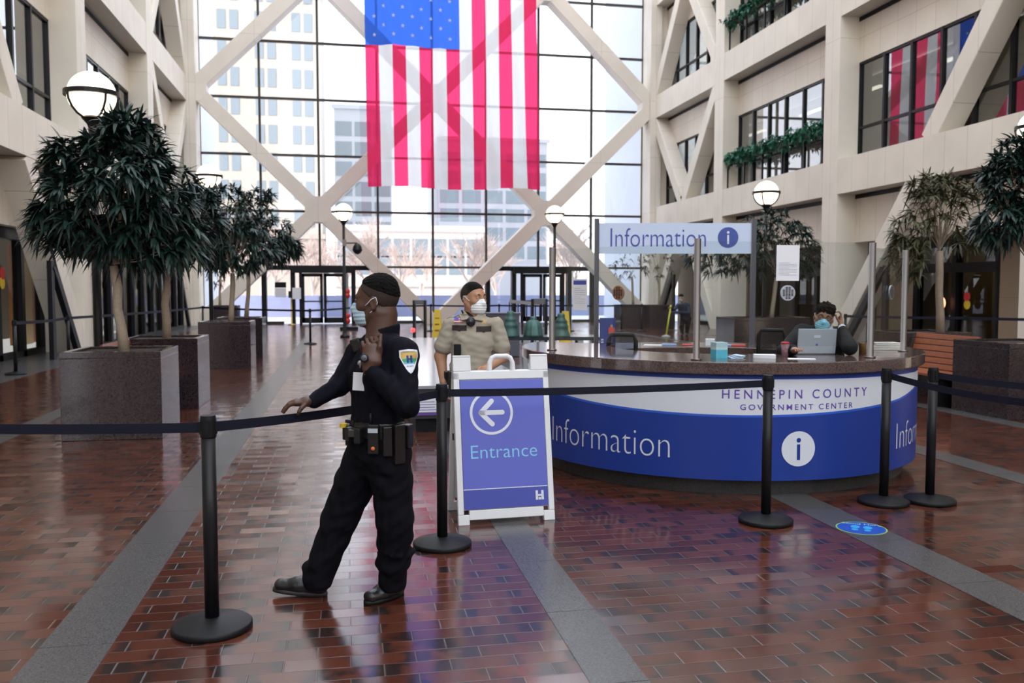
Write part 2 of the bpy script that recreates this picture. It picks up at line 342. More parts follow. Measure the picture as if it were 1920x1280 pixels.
# ------------------------------------------------------------------ setting: side walls
COLY = [-8.2, 0, 8.15, 16.3, 24.45, 32.6, 40.4]
BEAM = [(4.42, 5.45), (9.62, 10.65), (14.8, 15.85)]
def side(name, X, s):
    # s = -1 left wall, +1 right wall; everything recedes outward
    REC = .62
    def bx(mb, x0, x1, y0, y1, z0, z1, mi=0):
        a, b = sorted((X+s*x0, X+s*x1)); mb.lh((a, y0, z0), (b, y1, z1), mi)
    for yc in COLY:
        mb = MB(); bx(mb, 0, REC+.45, yc-.41, yc+.41, 0, TOP); struct('trim', mb, cream)
    for z0, z1 in BEAM:
        mb = MB(); bx(mb, .012, REC+.2, COLY[0], COLY[-1], z0, z1); struct('trim', mb, cream)
    w = MB()
    # recessed spandrels, soffits and office back walls
    for (b0, b1), zt in zip(BEAM, (9.62, 14.8, 20)):
        bx(w, REC, REC+.25, -8, YE, zt-1.32, zt)
        bx(w, REC+.2, 6, -8, YE, b0+.1, b1-.05)            # office floor slab
        bx(w, 5.2, 5.4, -8, YE, b1, zt)                    # office back wall
    bx(w, REC, REC+.25, -8, YE, 3.0, 4.42)
    for zt in (4.42, 9.62, 14.8):
        sl = MB(); bx(sl, REC-.02, REC+.01, -8, YE-.8, zt-.13, zt-.005); struct('trim', sl, blackm)
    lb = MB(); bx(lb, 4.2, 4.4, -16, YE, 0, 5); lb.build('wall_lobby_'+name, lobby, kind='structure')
    bx(w, .0, 1.2, -16, YE+.2, 15.9, 34.0)
    bx(w, 1.0, 1.2, -16, -8.5, 0, 34)
    w.build('wall_'+name, cream, kind='structure')
    bays = list(zip(COLY[:-1], COLY[1:]))
    for bi, (y0, y1) in enumerate(bays):
        if y1 < 5: continue
        for li, ((b0, b1), zt) in enumerate(zip(BEAM, (9.62, 14.8, 20))):
            if li == 2: 
                if bi < 3: continue
            za, zb = b1-.02, zt-1.3; ya, yb = y0+.41, y1-.41
            mb = MB(); n = 6
            for k in range(n+1):
                y = ya+(yb-ya)*k/n; bx(mb, REC+.02, REC+.16, y-.045, y+.045, za, zb)
            for z in (za+.04, za+.95, zb-.05): bx(mb, REC+.03, REC+.15, ya, yb, z-.035, z+.035)
            CNT['window'] = CNT.get('window', 1)+1
            wd = mb.build('window_%d' % CNT['window'], black, kind='structure', origin=(X+s*REC, (ya+yb)/2, za))
            p = MB(); bx(p, REC+.085, REC+.095, ya, yb, za, zb); p.build('pane', gside, wd)
        # lit office ceiling strips and coloured partitions seen through the panes
    for bi, (y0, y1) in enumerate(bays):
        if y1 < 10: continue
        for z in (8.2, 13.4):
            for k in range(2):
                q = MB(); bx(q, 2.6, 2.8, y0+1.6+k*3.6, y0+3.1+k*3.6, z-.05, z)
                tag(q.build('ceiling_light', strl), 'pale strip light behind office glass, %s wall, %s floor, %s bay from the far glass' % (name, 'second' if z < 9 else 'third', ['', '', 'fourth', 'third', 'second', 'nearest'][bi]), 'ceiling light', 'office strip lights')
        if bi in (2, 3):
            q = MB(); bx(q, 1.6, 1.8, y0+1.4, y0+2.2, 5.45, 9.6); bx(q, 1.6, 1.8, y0+4.2, y0+4.9, 5.45, 9.6)
            q.build('trim_office_%s_%d' % (name, bi), offr, kind='structure')
    # diagonal braces
    def brace(ya, za, yb, zb):
        mb = MB(); xo = X+s*.33; mb.bar((xo, ya, za), (xo, yb, zb), .55, .62, up=(1, 0, 0)); struct('trim', mb, cream, bevel=.02)
    done = []
    brace(24.2, 0, 20.4, 4.5); brace(20.0, 5.35, 16.5, 9.7)
    for a in ((40.2, 0, 38.0 if s < 0 else 36.7, 4.5), ((36.4, 5.4, 40.2, 9.7) if s < 0 else (32.9, 0, 36.3, 4.5)), (36.4, 5.4, 32.9, 9.7), ((36.4, 5.4, 32.9, 9.7) if s < 0 else (36.6, 5.4, 40.2, 9.7)), (33.0, 10.6, 36.4, 14.9), (40.1, 10.6, 36.7, 14.9), (8.4, 0, 12, 4.5), (12.4, 5.4, 15.9, 9.7)):
        if a not in done: done.append(a); brace(*a)
    # ground floor: dark storefront frames, glass and warm panel walls set back
    g0 = REC+(.9 if s > 0 else .32)
    for (xo, ya, yb, z0_, z1_) in (((2.7, 27, 29.8, 0, 2.9),) if s < 0 else ((1.7, 16.9, 18.0, 5.4, 9.5), (1.7, 35.5, 37.5, 5.4, 9.5))):
        q = MB(); bx(q, xo, xo+.1, ya, yb, z0_, z1_); struct('trim', q, woodp)
    for (ya, yb, kind) in ((8.5, 13.2, 'st'), (13.2, 16.0, 'gl'), (16.7, 19.2, 'st'), (19.2, 22.4, 'gl'), (22.4, 24.2, 'st'), (24.8, 32.3, 'gl'), (33, 35.0, 'st'), (35.0, 38.5, 'gl'), (38.5, 40.6, 'st')) if s > 0 else \
            ((8.5, 15.9, 'st'), (16.7, 24.1, 'gl'), (24.9, 37.2, 'fl')):
        g0 = -.12 if kind == 'fl' else REC+(.9 if s > 0 else .32)
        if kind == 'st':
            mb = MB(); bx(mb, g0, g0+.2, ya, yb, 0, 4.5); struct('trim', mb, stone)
        else:
            mb = MB(); n = max(2, int((yb-ya)/1.25))
            for k in range(n+1):
                y = ya+(yb-ya)*k/n; bx(mb, g0, g0+.22, y-.09, y+.09, 0, 3.1)
            bx(mb, g0-.02, g0+.3, ya, yb, 2.75, 3.15); bx(mb, g0, g0+.2, ya, yb, 0, .14)
            if s > 0: bx(mb, g0, g0+.2, ya, yb, 2.05, 2.3)
            CNT['window'] += 1
            wd = mb.build('window_%d' % CNT['window'], blackm, kind='structure', origin=(X+s*g0, (ya+yb)/2, 0))
            p = MB(); bx(p, g0+.1, g0+.11, ya, yb, .1, 2.8); p.build('pane', gdoor, wd)
    g0 = REC+(.9 if s > 0 else .32)
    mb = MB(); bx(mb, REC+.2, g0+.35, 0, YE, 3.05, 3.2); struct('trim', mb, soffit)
    # panels behind the ground-floor glass, their bright warm colour standing in for lit rooms
    for k, (ya, yb) in enumerate(((16.4, 17.6), (21.3, 23.1), (27, 28.1), (30, 30.8), (35.6, 36.8))):
        q = MB(); bx(q, g0+1.6, g0+1.7, ya, yb, 0, 2.9); q.build('trim_lobby_%s_%d' % (name, k), mat('lobby_glow_panel', (.78, .58, .33), .7), kind='structure')
    for k in range(9):
        q = MB(); bx(q, g0+1.0, g0+1.2, 9.5+k*3.4, 11+k*3.4, 3.03, 3.06)
        tag(q.build('ceiling_light', strl), 'warm strip light over the ground floor storefronts along the %s wall' % name, 'ceiling light', 'ground floor strip lights %s' % name)
side('left', XL, -1); side('right', XR, 1)
MB().lh((XL-1.2, -16.3, 0), (XR+1.2, -16, 7.5)).build('wall_light_block', stone, kind='structure')  # added out of view to block low light and dull reflections from behind camera
# exterior flanking walls of the same building
for s, X in ((-1, XL), (1, XR)):
    a, b = sorted((X, X+s*1.0)); struct('trim', MB().lh((a, YE+.3, 0), (b, 48, 34)), mat('pale_outer_cladding', (.62, .66, .74), .5))

# kick plinth and signs on the left storefront
def dark_leaner(x, y, yb):
    pass
# ------------------------------------------------------------------ outside
MBg = MB().lh((-80, YE+.06, -.25), (120, 330, -.05)); MBg.build('floor_plaza', mat('pale_plaza_paving', (.78, .76, .78), .7), kind='structure')
mb = MB().lh((-20, 52, -.05), (40, 52.5, 1.2)); tag(mb.build('parapet_wall', mat('slate_blue_parapet', (.27, .30, .46), .6)), 'long low slate blue wall on the plaza outside the far glass', 'wall')
def tower(name, x0, x1, Y, z1, col, wcol, rows, cols, label, paired=True, dep=18, zoff=6):
    r = thing(name, ((x0+x1)/2, Y, 0), label, 'building')
    m = MB().lh((x0, Y, -.05), (x1, Y+dep, z1)); wm = m.build('wall', col, r)
    for z in (zoff-1.2, z1-.6): MB().lh((x0-.3, Y-.35, z), (x1+.3, Y+.1, z+.5)).build('ledge', col, r)
    for i in range(rows):
        z = zoff+i*(z1-zoff-1.5)/rows
        for k in range(cols):
            xc = x0+(k+.5)*(x1-x0)/cols
            for dx in ((-.62, .62) if paired else (0,)):
                hw = .42 if paired else (x1-x0)/cols*.42
                MB().lh((xc+dx-hw, Y-.06, z), (xc+dx+hw, Y+.02, z+1.9)).build('window', wcol, wm)
    return r
beige_b = mat('sunlit_beige_masonry', (.37, .335, .29), .8, var=.06, vscale=.3)
bwin = mat('pale_blue_window_glass', (.17, .21, .235), .4)
tower('office_tower', -17.2, -2.4, 95, 44, beige_b, bwin, 12, 4, 'tall beige masonry tower with paired windows beyond the left of the glass', zoff=8)
tower('office_block', -1.4, 6.2, 120, 26, mat('white_facade', (.43, .455, .48), .6), bwin, 7, 3, 'pale glassy mid-rise block right of the beige tower', paired=False)
tower('slab_building', 13.5, 30, 130, 24, mat('grey_white_facade', (.39, .39, .415), .7), bwin, 6, 5, 'light grey distant block seen under the flag', paired=False)
tower('low_building', -1.0, 14, 90, 8, mat('cream_low_facade', (.52, .46, .42), .8), bwin, 2, 8, 'low pale building behind the bare trees left of the flag', paired=False, zoff=3)
rng = random.Random(5)
twig = mat('sunlit_bare_twigs', (.50, .40, .35), .8, var=.2, vscale=2)
def bare_tree(x, y, h, label):
    mb = MB()
    def grow(p, d, L, r, lev):
        q = p+d*L; mb.ringtube([p, q], [r, r*.7], 4, caps=False)
        if lev == 0: return
        for _ in range(4 if lev > 2 else 5):
            nd = (d+V((rng.uniform(-.8, .8), rng.uniform(-.8, .8), rng.uniform(-.2, .55)))).normalized()
            grow(p+d*L*rng.uniform(.5, 1), nd, L*rng.uniform(.6, .85), r*.55, lev-1)
    grow(V((x, y, -.05)), V((0, 0, 1)), h*.3, .16, 4)
    return tag(mb.build('bare_tree', twig), label, 'tree', 'bare winter trees beyond the far glass')
for k in range(22):
    x = -11+k*2.15; y = (57, 66, 74)[k % 3]+rng.uniform(-1, 1)
    bare_tree(x, y, rng.uniform(6.5, 8.5), 'bare winter tree with fine pinkish twigs beyond the far glass wall')

# ------------------------------------------------------------------ flag
def flag():
    Y = 34.0; p0 = onY(690, 350, Y); p1 = onY(1009, 350, Y); Wd = p1.x-p0.x; L = Wd*1.9
    r = thing('hanging_flag', (p0.x+Wd/2, Y, p0.z), 'huge red, white and blue stars and stripes flag hanging vertically in front of the glass', 'flag')
    def cloth(name, col, mixv):
        m = bpy.data.materials.new(name); m.use_nodes = True; n = m.node_tree.nodes; l = m.node_tree.links; n.remove(n['Principled BSDF']); o = n['Material Output']
        d = n.new('ShaderNodeBsdfDiffuse'); t = n.new('ShaderNodeBsdfTranslucent'); tr = n.new('ShaderNodeBsdfTransparent')
        d.inputs[0].default_value = t.inputs[0].default_value = col+(1,); tr.inputs[0].default_value = tuple(min(1, c*1.1) for c in col)+(1,)
        tx = n.new('ShaderNodeTexCoord'); w = n.new('ShaderNodeTexNoise'); w.inputs['Scale'].default_value = 60; l.new(tx.outputs['Object'], w.inputs['Vector'])
        bp = n.new('ShaderNodeBump'); bp.inputs['Strength'].default_value = .1; l.new(w.outputs['Fac'], bp.inputs['Height']); l.new(bp.outputs[0], d.inputs['Normal'])
        a = n.new('ShaderNodeMixShader'); a.inputs[0].default_value = .62; l.new(d.outputs[0], a.inputs[1]); l.new(t.outputs[0], a.inputs[2])
        b = n.new('ShaderNodeMixShader'); b.inputs[0].default_value = mixv; l.new(a.outputs[0], b.inputs[1]); l.new(tr.outputs[0], b.inputs[2]); l.new(b.outputs[0], o.inputs[0]); return m
    fr = cloth('red_flag_cloth', (.88, .05, .16), .36); fw = cloth('white_flag_cloth', (.84, .86, .88), .12); fb = cloth('blue_flag_cloth', (.05, .15, .68), .25)
    nx, nz = 13*8, 90
    def pt(u, v):   # u 0..1 left-right, v 0 bottom .. 1 top
        taper = .025*v*(1-v*.4)
        x = p0.x+Wd*(u-.02*v*(1)+0) + (0.012*Wd*(1-v)**3 if u > .9 else 0)
        yy = Y+.10*sin(u*21+v*2)*(.4+.6*u)+.06*sin(u*47+v*9)+.25*sin(u*5+v*3)*(.3)
        z = p0.z+L*v+.05*sin(u*9)
        return V((x, yy, z))
    mb = MB(); vs = [pt(i/nx, j/nz) for j in range(nz+1) for i in range(nx+1)]; mb.v = [tuple(p) for p in vs]
    for j in range(nz):
        v = (j+.5)/nz*L
        for i in range(nx):
            st = i//8; canton = st < 7 and v > CZ
            mb.f.append((j*(nx+1)+i, j*(nx+1)+i+1, (j+1)*(nx+1)+i+1, (j+1)*(nx+1)+i)); mb.m.append(2 if canton else (0 if st % 2 == 0 else 1))
    mb.build('cloth', [fr, fw, fb], r, smooth=True)
    s = MB(); cw = 7/13
    step = 16.9/322*Wd
    for row in range(11):
        z = CZ+step*(row+1)
        n5 = 5 if row % 2 == 0 else 4
        for k in range(n5):
            u = cw*((k+.5)/5+(0 if n5 == 5 else .1)); c = pt(u, z/L); c.y -= .02
            vs = []
            for q in range(10):
                a = pi/2+q*pi/5; rr = .085 if q % 2 == 0 else .036; vs.append(c+V((cos(a)*rr, 0, sin(a)*rr)))
            s.add([c]+vs, [(0, 1+q, 1+(q+1) % 10) for q in range(10)])
    s.build('stars', mat('grey_white_stars', (.45, .50, .62), .8), r)
CZ = (350-90)/322*(onY(1009, 350, 34).x-onY(690, 350, 34).x)
flag()

# ------------------------------------------------------------------ lamps
def lamp_post(px, py, ppm, label, base=None, cam_arm=False):
    d = FPX/ppm; c = at(px, py, d)
    r = thing('globe_lamp_post', (c.x, c.y, 0), label, 'lamp post', 'globe lamp posts')
    x, y, z = c
    MB().lathe([(.16, 0), (.16, .06), (.09, .10), (.055, .2), (.05, .9), (.045, z-.36)], (x, y, 0), 16).build('post', black, r, True)
    hd = MB(); hd.lathe([(.30, -.03), (.33, -.03), (.33, .03), (.30, .03)], (x, y, z+.01), 36)
    for k in range(4):
        a = pi/4+k*pi/2; hd.ringtube([(x+cos(a)*.315*cos(t), y+sin(a)*.315*cos(t), z-.315*sin(t)) for t in [0, .3, .6, .9, 1.2, 1.45]], .016, 6)
    hd.lathe([(.045, -.42), (.07, -.36), (.13, -.29), (.10, -.26)], (x, y, z), 16)
    hd.build('globe_bracket', black, r)
    MB().ball((x, y, z), .288, nu=28, nv=18).build('glass_globe', lampw, r, True)
    return r, z
lamp_post(172, 178, 149, 'globe lamp post rising behind the nearest left tree')
lamp_post(391, 331, 78, 'globe lamp post half hidden by tree leaves, left of the glass wall')
r3, z3 = lamp_post(644, 398, 57, 'globe lamp post with a dome camera arm, above the dark officer')
lamp_post(1040, 402, 57, 'globe lamp post left of the white Information sign')
lamp_post(1437, 362, 78, 'globe lamp post over the tree right of the Information sign')
lamp_post(1944, 240, 112, 'globe lamp post cut by the right edge of the picture')
p = V(r3.location); a = at(646, 455, 28.7); 
cm = MB().ringtube([a, a+cR*.42], .03, 8); cm.box(a, (.12, .12, .2)); cm.build('camera_arm', steel, r3)
cc = a+cR*.42; cm = MB().lathe([(.06, -.02), (.13, -.1), (.16, -.22), (.16, -.25), (.10, -.34), (.03, -.38)], cc, 16); tag(cm.build('dome_camera', black, None, True), 'black dome security camera hanging from the arm on the lamp post', 'security camera')
r3.children
# ------------------------------------------------------------------ planters, indoor trees, benches
def planter(x, y, label, w=1.02, d=1.02, h=.95):
    r = thing('granite_planter', (x, y, 0), label, 'planter', 'granite planters')
    m = MB(); t = .07
    m.lh((x-w/2, y-d/2, 0), (x+w/2, y+d/2, h-.07))
    for a, b in (((x-w/2, y-d/2), (x+w/2, y-d/2+t)), ((x-w/2, y+d/2-t), (x+w/2, y+d/2)), ((x-w/2, y-d/2+t), (x-w/2+t, y+d/2-t)), ((x+w/2-t, y-d/2+t), (x+w/2, y+d/2-t))): m.lh(a+(h-.07,), b+(h,))
    m.build('granite_box', planter_g, r, bevel=.006)
    MB().lh((x-w/2+t, y-d/2+t, h-.069), (x+w/2-t, y+d/2-t, h-.03)).build('soil', soil, r)
    return r
def leaf(mb, p, d, L, w, sag, rg):
    d = d.normalized(); s = d.cross(V((rg.uniform(-.4, .4), rg.uniform(-.4, .4), 1))).normalized(); o = len(mb.v)
    ts = ((0, .12), (.22, .8), (.5, 1), (.78, .62), (1, 0))
    for t, k in ts[:-1]:
        c = p+d*L*t+V((0, 0, -sag*L*t*t)); mb.v += [tuple(c-s*w*k*.5), tuple(c+s*w*k*.5)]
    mb.v.append(tuple(p+d*L+V((0, 0, -sag*L))))
    for i in range(3): a = o+2*i; mb.f.append((a, a+1, a+3, a+2)); mb.m.append(0)
    mb.f.append((o+6, o+7, o+8)); mb.m.append(0)
def tree(base, topc, crown, rad, label, m=None, ncl=150, nl=13, L=.2, w=.03, seed=1, tr=.045, lobes=None, group=None, lean=0):
    rg = random.Random(seed); b = V(base); c = V(crown); R = V(rad)
    r = thing('indoor_tree', b, label, 'tree', group)
    t = V(topc); mid = (b+t)/2+V((rg.uniform(-.03, .03), 0, 0))
    tb = MB(); tb.ringtube([b+V((0, 0, -.03)), b*.75+t*.25, mid, b*.25+t*.75+V((.01, .02, 0)), t], [tr*1.15, tr, tr*.92, tr*.95, tr*.85], 12)
    br = MB(); tips = []
    lobes = lobes or [(c, R)]
    for k in range(ncl):
        lc, lr = lobes[k % len(lobes)]; lc = V(lc); lr = V(lr)
        while True:
            q = V((rg.uniform(-1, 1), rg.uniform(-1, 1), rg.uniform(-1, 1)))
            if .25 < q.length < 1: break
        q = q*(q.length**-.45)
        tips.append(V((lc.x+q.x*lr.x, lc.y+q.y*lr.y, lc.z+q.z*lr.z)))
    for k, tp in enumerate(tips):
        if k % 6 == 0:
            s = t+(c-t)*rg.uniform(0, .35); md = (s+tp)/2+V((rg.uniform(-.05, .05), rg.uniform(-.05, .05), rg.uniform(-.12, .02)))
            br.ringtube([s, md, tp], [tr*.18, tr*.11, tr*.05], 5, caps=False)
    tk = tb.build('trunk', bark, r, True); br.build('branches', bark, r, True)
    fm = MB()
    for tp in tips:
        out = (tp-c); out.z *= .4; out = out.normalized()+V((0, 0, .15))
        for j in range(nl):
            a = V((rg.gauss(0, 1), rg.gauss(0, 1), rg.gauss(-.15, .6)))*.75+out*.8
            leaf(fm, tp-a.normalized()*rg.uniform(-.01, .05), a, L*rg.uniform(.6, 1.15), w*rg.uniform(.75, 1.2), rg.uniform(.1, .75), rg)
    f = fm.build('foliage', m or leafm, r)
    return r
# left row: nearest first
P1 = onz(305, 822); planter(P1.x-.51, P1.y+.51, 'dark granite planter under the biggest left tree, nearest of the left row')
P2 = onz(373, 765); planter(P2.x-.51, P2.y+.51, 'dark granite planter second from the front in the left row')
P3 = onz(470, 690); planter(P3.x-.5, P3.y+.5, 'dark granite planter third from the front in the left row')
P4 = onz(492, 672); planter(P4.x-.5, P4.y+.5, 'dark granite planter mostly hidden behind the third left planter')
P5 = onz(450, 618); planter(P5.x-.6, P5.y+.5, 'farthest low looking granite planter of the left row, by the glass wall')
def tr_at(px_b, P, w2, topxy, crownxy, rpx, dep, label, **k):
    b = V((P.x-.51, P.y+.51, .915)); d = (b-CAMP).dot(cF)
    bb = at(px_b, 600, d); b.x = bb.x; b.y = bb.y
    t = at(topxy[0], topxy[1], d); c = at(crownxy[0], crownxy[1], d); s = d/FPX
    lob = [(at(x, y, d+dz), (rx*s, max(.35, rx*s*.8), ry*s)) for x, y, rx, ry, dz in k.pop('lobes', [])] or None
    return tree(b, t, c, (rpx[0]*s, dep, rpx[1]*s), label, lobes=lob, **k)
tr_at(232, P1, 0, (213, 498), (228, 370), (150, 135), .8, 'biggest indoor tree with long dark drooping leaves in the nearest left planter', ncl=430, nl=15, L=.27, w=.042, seed=3, tr=.055,
      lobes=[(230, 350, 70, 70, -.35), (240, 290, 75, 62, 0), (300, 370, 75, 70, .1), (190, 390, 100, 70, -.1), (120, 400, 48, 72, 0), (150, 300, 55, 50, .2), (290, 440, 75, 50, 0), (235, 250, 40, 35, 0), (220, 440, 90, 40, .2)])
tr_at(312, P2, 0, (310, 505), (340, 420), (60, 80), .6, 'indoor tree in the second left planter, crown behind the biggest tree', ncl=190, nl=14, L=.24, w=.042, seed=4, tr=.055,
      lobes=[(355, 400, 55, 60, 0), (330, 450, 60, 45, 0)])
tr_at(433, P3, 0, (436, 512), (430, 430), (66, 80), .6, 'indoor tree with dense dark crown in the third left planter', ncl=260, nl=14, L=.26, w=.045, seed=5, tr=.055,
      lobes=[(425, 400, 58, 52, 0), (450, 460, 62, 45, 0), (395, 450, 45, 50, 0)])
tr_at(462, P4, 0, (466, 515), (500, 430), (66, 70), .6, 'right-hand indoor tree of the left row, its branches reaching towards the doors', ncl=220, nl=13, L=.26, w=.045, seed=6, tr=.05,
      lobes=[(478, 390, 40, 42, 0), (500, 445, 55, 45, 0), (530, 460, 30, 22, 0)])
tr_at(413, P5, 0, (413, 520), (413, 500), (30, 35), .6, 'small far indoor tree in the last left planter near the glass wall', m=leafo, ncl=40, nl=9, L=.24, w=.04, seed=7, tr=.05)
def bench(x, y0, y1, s, label):
    # slatted bench running along y; s = side of the backrest (+1 right)
    r = thing('slatted_bench', (x, (y0+y1)/2, 0), label, 'bench')
    m = MB()
    for k in range(5): m.lh((x-.24+k*.1, y0, .42), (x-.24+k*.1+.085, y1, .455))
    m.build('seat', wood, r, bevel=.004)
    m = MB()
    for k in range(6):
        z = .50+k*.085; xx = x+s*(.26+k*.022); m.box((xx, (y0+y1)/2, z), (.028, y1-y0, .075), Matrix.Rotation(s*.22, 3, 'Y'))
    m.build('backrest', wood, r, bevel=.004)
    for yy in (y0+.15, y1-.15): MB().lh((x-.2, yy-.03, 0), (x+.24, yy+.03, .42)).build('leg', blackm, r)
# right row
R1 = onz(1893, 790); planter(R1.x+.55, R1.y+.6, 'dark granite planter at the right edge, in front of the bench')
R2 = onz(1697, 741); planter(R2.x+.56, R2.y+.52, 'dark granite planter behind the bench, under the sparse olive tree', w=1.12)
bench(R1.x+.15, R1.y+1.2, R2.y-.05, 1, 'orange slatted wooden bench between two granite planters on the right')
bench(P1.x-.5, P1.y+1.08, P2.y-.06, -1, 'wooden bench mostly hidden between the two nearest left planters')
R3 = onz(1440, 672); planter(R3.x+.1, R3.y+.5, 'wide granite planter behind the desk screens, under the leafy tree', w=1.9)
R4 = onz(1165, 615); planter(R4.x+.5, R4.y+.5, 'far granite planter seen through the desk glass, left of a pair')
R5 = onz(1218, 616); planter(R5.x+.5, R5.y+.5, 'far granite planter seen through the desk glass, right of a pair')
def tr_w(pb, P, txy, cxy, rp, dp, label, **k): return tr_at(pb, V((P.x+.51, P.y, 0)), 0, txy, cxy, rp, dp, label, **k)
tr_w(1764, V((R2.x+.2, R2.y, 0)), (1762, 470), (1770, 420), (70, 70), .6, 'sparse olive leaved indoor tree in the planter behind the bench', m=leafo, ncl=250, nl=11, L=.21, w=.030, seed=8, tr=.06,
     lobes=[(1765, 375, 55, 38, 0), (1710, 430, 38, 40, 0), (1700, 480, 30, 40, 0), (1800, 360, 35, 25, 0), (1820, 440, 38, 30, 0), (1745, 350, 40, 25, 0)])
tr_w(1935, V((R1.x+.2, R1.y, 0)), (1935, 500), (1905, 390), (80, 90), .6, 'dark blue green indoor tree crown cut by the right edge', ncl=260, nl=14, L=.22, w=.038, seed=9, tr=.05,
     lobes=[(1900, 340, 55, 45, 0), (1890, 410, 55, 42, 0), (1940, 380, 50, 70, 0), (1915, 300, 40, 40, 0)])
tr_w(1446, V((R3.x-.3, R3.y, 0)), (1456, 520), (1450, 450), (90, 70), .7, 'leafy indoor tree behind the tall Information sign and desk glass', ncl=280, nl=13, L=.25, w=.042, seed=10, tr=.05,
     lobes=[(1445, 425, 65, 28, 0), (1400, 470, 60, 45, 0), (1490, 470, 45, 50, 0), (1340, 470, 60, 45, 0)])
tr_w(1187, V((R4.x, R4.y, 0)), (1185, 520), (1182, 495), (38, 28), .6, 'thin far indoor tree seen under the left of the Information sign', m=leafo, ncl=36, nl=8, L=.22, w=.036, seed=11, tr=.05)
tr_w(1236, V((R5.x, R5.y, 0)), (1236, 520), (1232, 490), (34, 32), .6, 'thin far indoor tree seen under the middle of the Information sign', m=leafo, ncl=36, nl=8, L=.22, w=.036, seed=12, tr=.05)
# balcony greenery in the middle bays
def greenery(name, x0, y0, y1, z, label, s):
    r = thing('balcony_planter', (x0, (y0+y1)/2, z-.12), label, 'balcony planter', 'balcony planters')
    MB().lh((x0-.09, y0, z-.12), (x0+.09, y1, z+.1)).build('planter_box', bronze, r)
    rg = random.Random(int(abs(y0*10+z))); fm = MB()
    for k in range(520):
        p = V((x0+rg.gauss(0, .12)-s*.08, rg.uniform(y0, y1), z+.12+rg.gauss(0, .14)))
        for j in range(5): leaf(fm, p, V((rg.gauss(0, 1), rg.gauss(0, 1), rg.gauss(0, .8))), .16, .06, .5, rg)
    fm.build('foliage', leafb, r)
    n = 5
    for k in range(n+1): yy = y0+(y1-y0)*k/n; MB().lh((x0-.03, yy-.03, z-1.05), (x0+.03, yy+.03, z-.1)).build('railing_post', black, r)
greenery('a', XR+.22, 24.95, 32.2, 6.5, 'leafy green planter box along the right balcony rail, one storey up', 1)
greenery('b', XR+.22, 24.95, 32.2, 11.75, 'leafy green planter box along the right balcony rail at the top', 1)
greenery('c', XL-.22, 24.95, 32.2, 6.5, 'leafy green planter box along the left balcony rail behind the biggest tree', -1)

# ------------------------------------------------------------------ curved information desk
HD = radians(23.7); DC = V((8.79*sin(HD), 8.79*cos(HD), 0)); n0 = V((-sin(HD), -cos(HD), 0)); t0 = V((cos(HD), -sin(HD), 0))
def cyl(th, R, z): return DC+(n0*cos(th)+t0*sin(th))*R+V((0, 0, z))
def hit(px, py, R, far=False):
    v = ray(px, py); a = v.x**2+v.y**2; o = CAMP-DC; b = 2*(v.x*o.x+v.y*o.y); c = o.x**2+o.y**2-R*R; D = max(0, b*b-4*a*c)
    t = (-b+(1 if far else -1)*sqrt(D))/(2*a); p = CAMP+v*t; q = p-DC; return atan2(q.dot(t0), q.dot(n0)), p.z
desk = thing('reception_desk', DC, 'round royal blue information desk with brown granite counter', 'desk')
def arc(R0, R1, z0, z1, a0, a1, n=72):
    m = MB(); full = abs(a1-a0-2*pi) < 1e-4; o = 0
    for i in range(n+1):
        th = a0+(a1-a0)*i/n; m.v += [tuple(cyl(th, R, z)) for R, z in ((R0, z0), (R1, z0), (R1, z1), (R0, z1))]
    for i in range(n):
        a = 4*i; b = a+4
        for k in range(4): m.f.append((a+k, a+(k+1) % 4, b+(k+1) % 4, b+k)); m.m.append(0)
    m.f += [(0, 3, 2, 1), (4*n, 4*n+1, 4*n+2, 4*n+3)]; m.m += [0, 0]
    return m
arc(1.0, 1.88, .965, 1.06, -1.75, 1.75, 120).build('counter', desk_g, desk, bevel=.008)
arc(1.05, 1.90, .90, .985, 1.75, 2*pi-1.75, 90).build('back_counter', desk_g, desk, bevel=.008)
arc(1.55, 1.72, 0, .15, -pi, pi, 120).build('plinth', plinth_g, desk)
arc(1.78, 1.805, .0, .90, 1.75, 2*pi-1.75, 80).build('back_panel', navy, desk)
arc(1.45, 1.5, .12, .965, -1.75, 1.75, 80).build('inner_panel', blackm, desk)
RP = 1.825
def wl_(th):  # lower edge of the white band
    u = (th-.08)/1.05; return .645+.10*u*u+.10*max(0, abs(u)-.85)
def wu_(th): u = (th-.05); return .925-.012*u*u
pn = MB(); n = 120; a0, a1 = -1.75, 1.75
for i in range(n+1):
    th = a0+(a1-a0)*i/n; lo = min(wl_(th), wu_(th)-.001)
    for z in (.13, lo-.018, lo, wu_(th), wu_(th)+.004, .966): pn.v.append(tuple(cyl(th, RP, z)))
for i in range(n):
    for k, mi in enumerate((0, 1, 2, 1, 0)):
        a = 6*i+k; pn.f.append((a, a+6, a+7, a+1)); pn.m.append(mi)
for k in range(2):   # panel bottom return
    pass
fp = pn.build('curved_front_panel', [navy, navyL, whiteg], desk, smooth=True, solid=.0)
def curved(th0, z0, R=RP+.002): return lambda u, v: cyl(th0+u/R, R, z0+v)
tA, zA = hit(1250, 858, RP); tB, zB = hit(1677, 843, RP)
def letters(txt, size, width, th0, z0, m, name, al='LEFT', thin=-.006, sp=1.0, par=None):
    b = MB(); put_text(b, txt, size, curved(th0, z0), thin, al, sp, width=width); return b.build(name, m, par or fp)
wI = 1.24
letters('Information', .325, wI, tA-wI/RP, zA, whiteg, 'lettering')
letters('Information', .325, wI, tB, zB, whiteg, 'lettering')
h1, z1 = hit(1352, 746, RP); h2, _ = hit(1624, 738, RP)
letters('HENNEPIN COUNTY', .10, (h2-h1)*RP, h1, z1-.002, purplet, 'lettering', thin=.0005, sp=1.5)
g1, z1 = hit(1387, 768, RP); g2, _ = hit(1598, 762, RP)
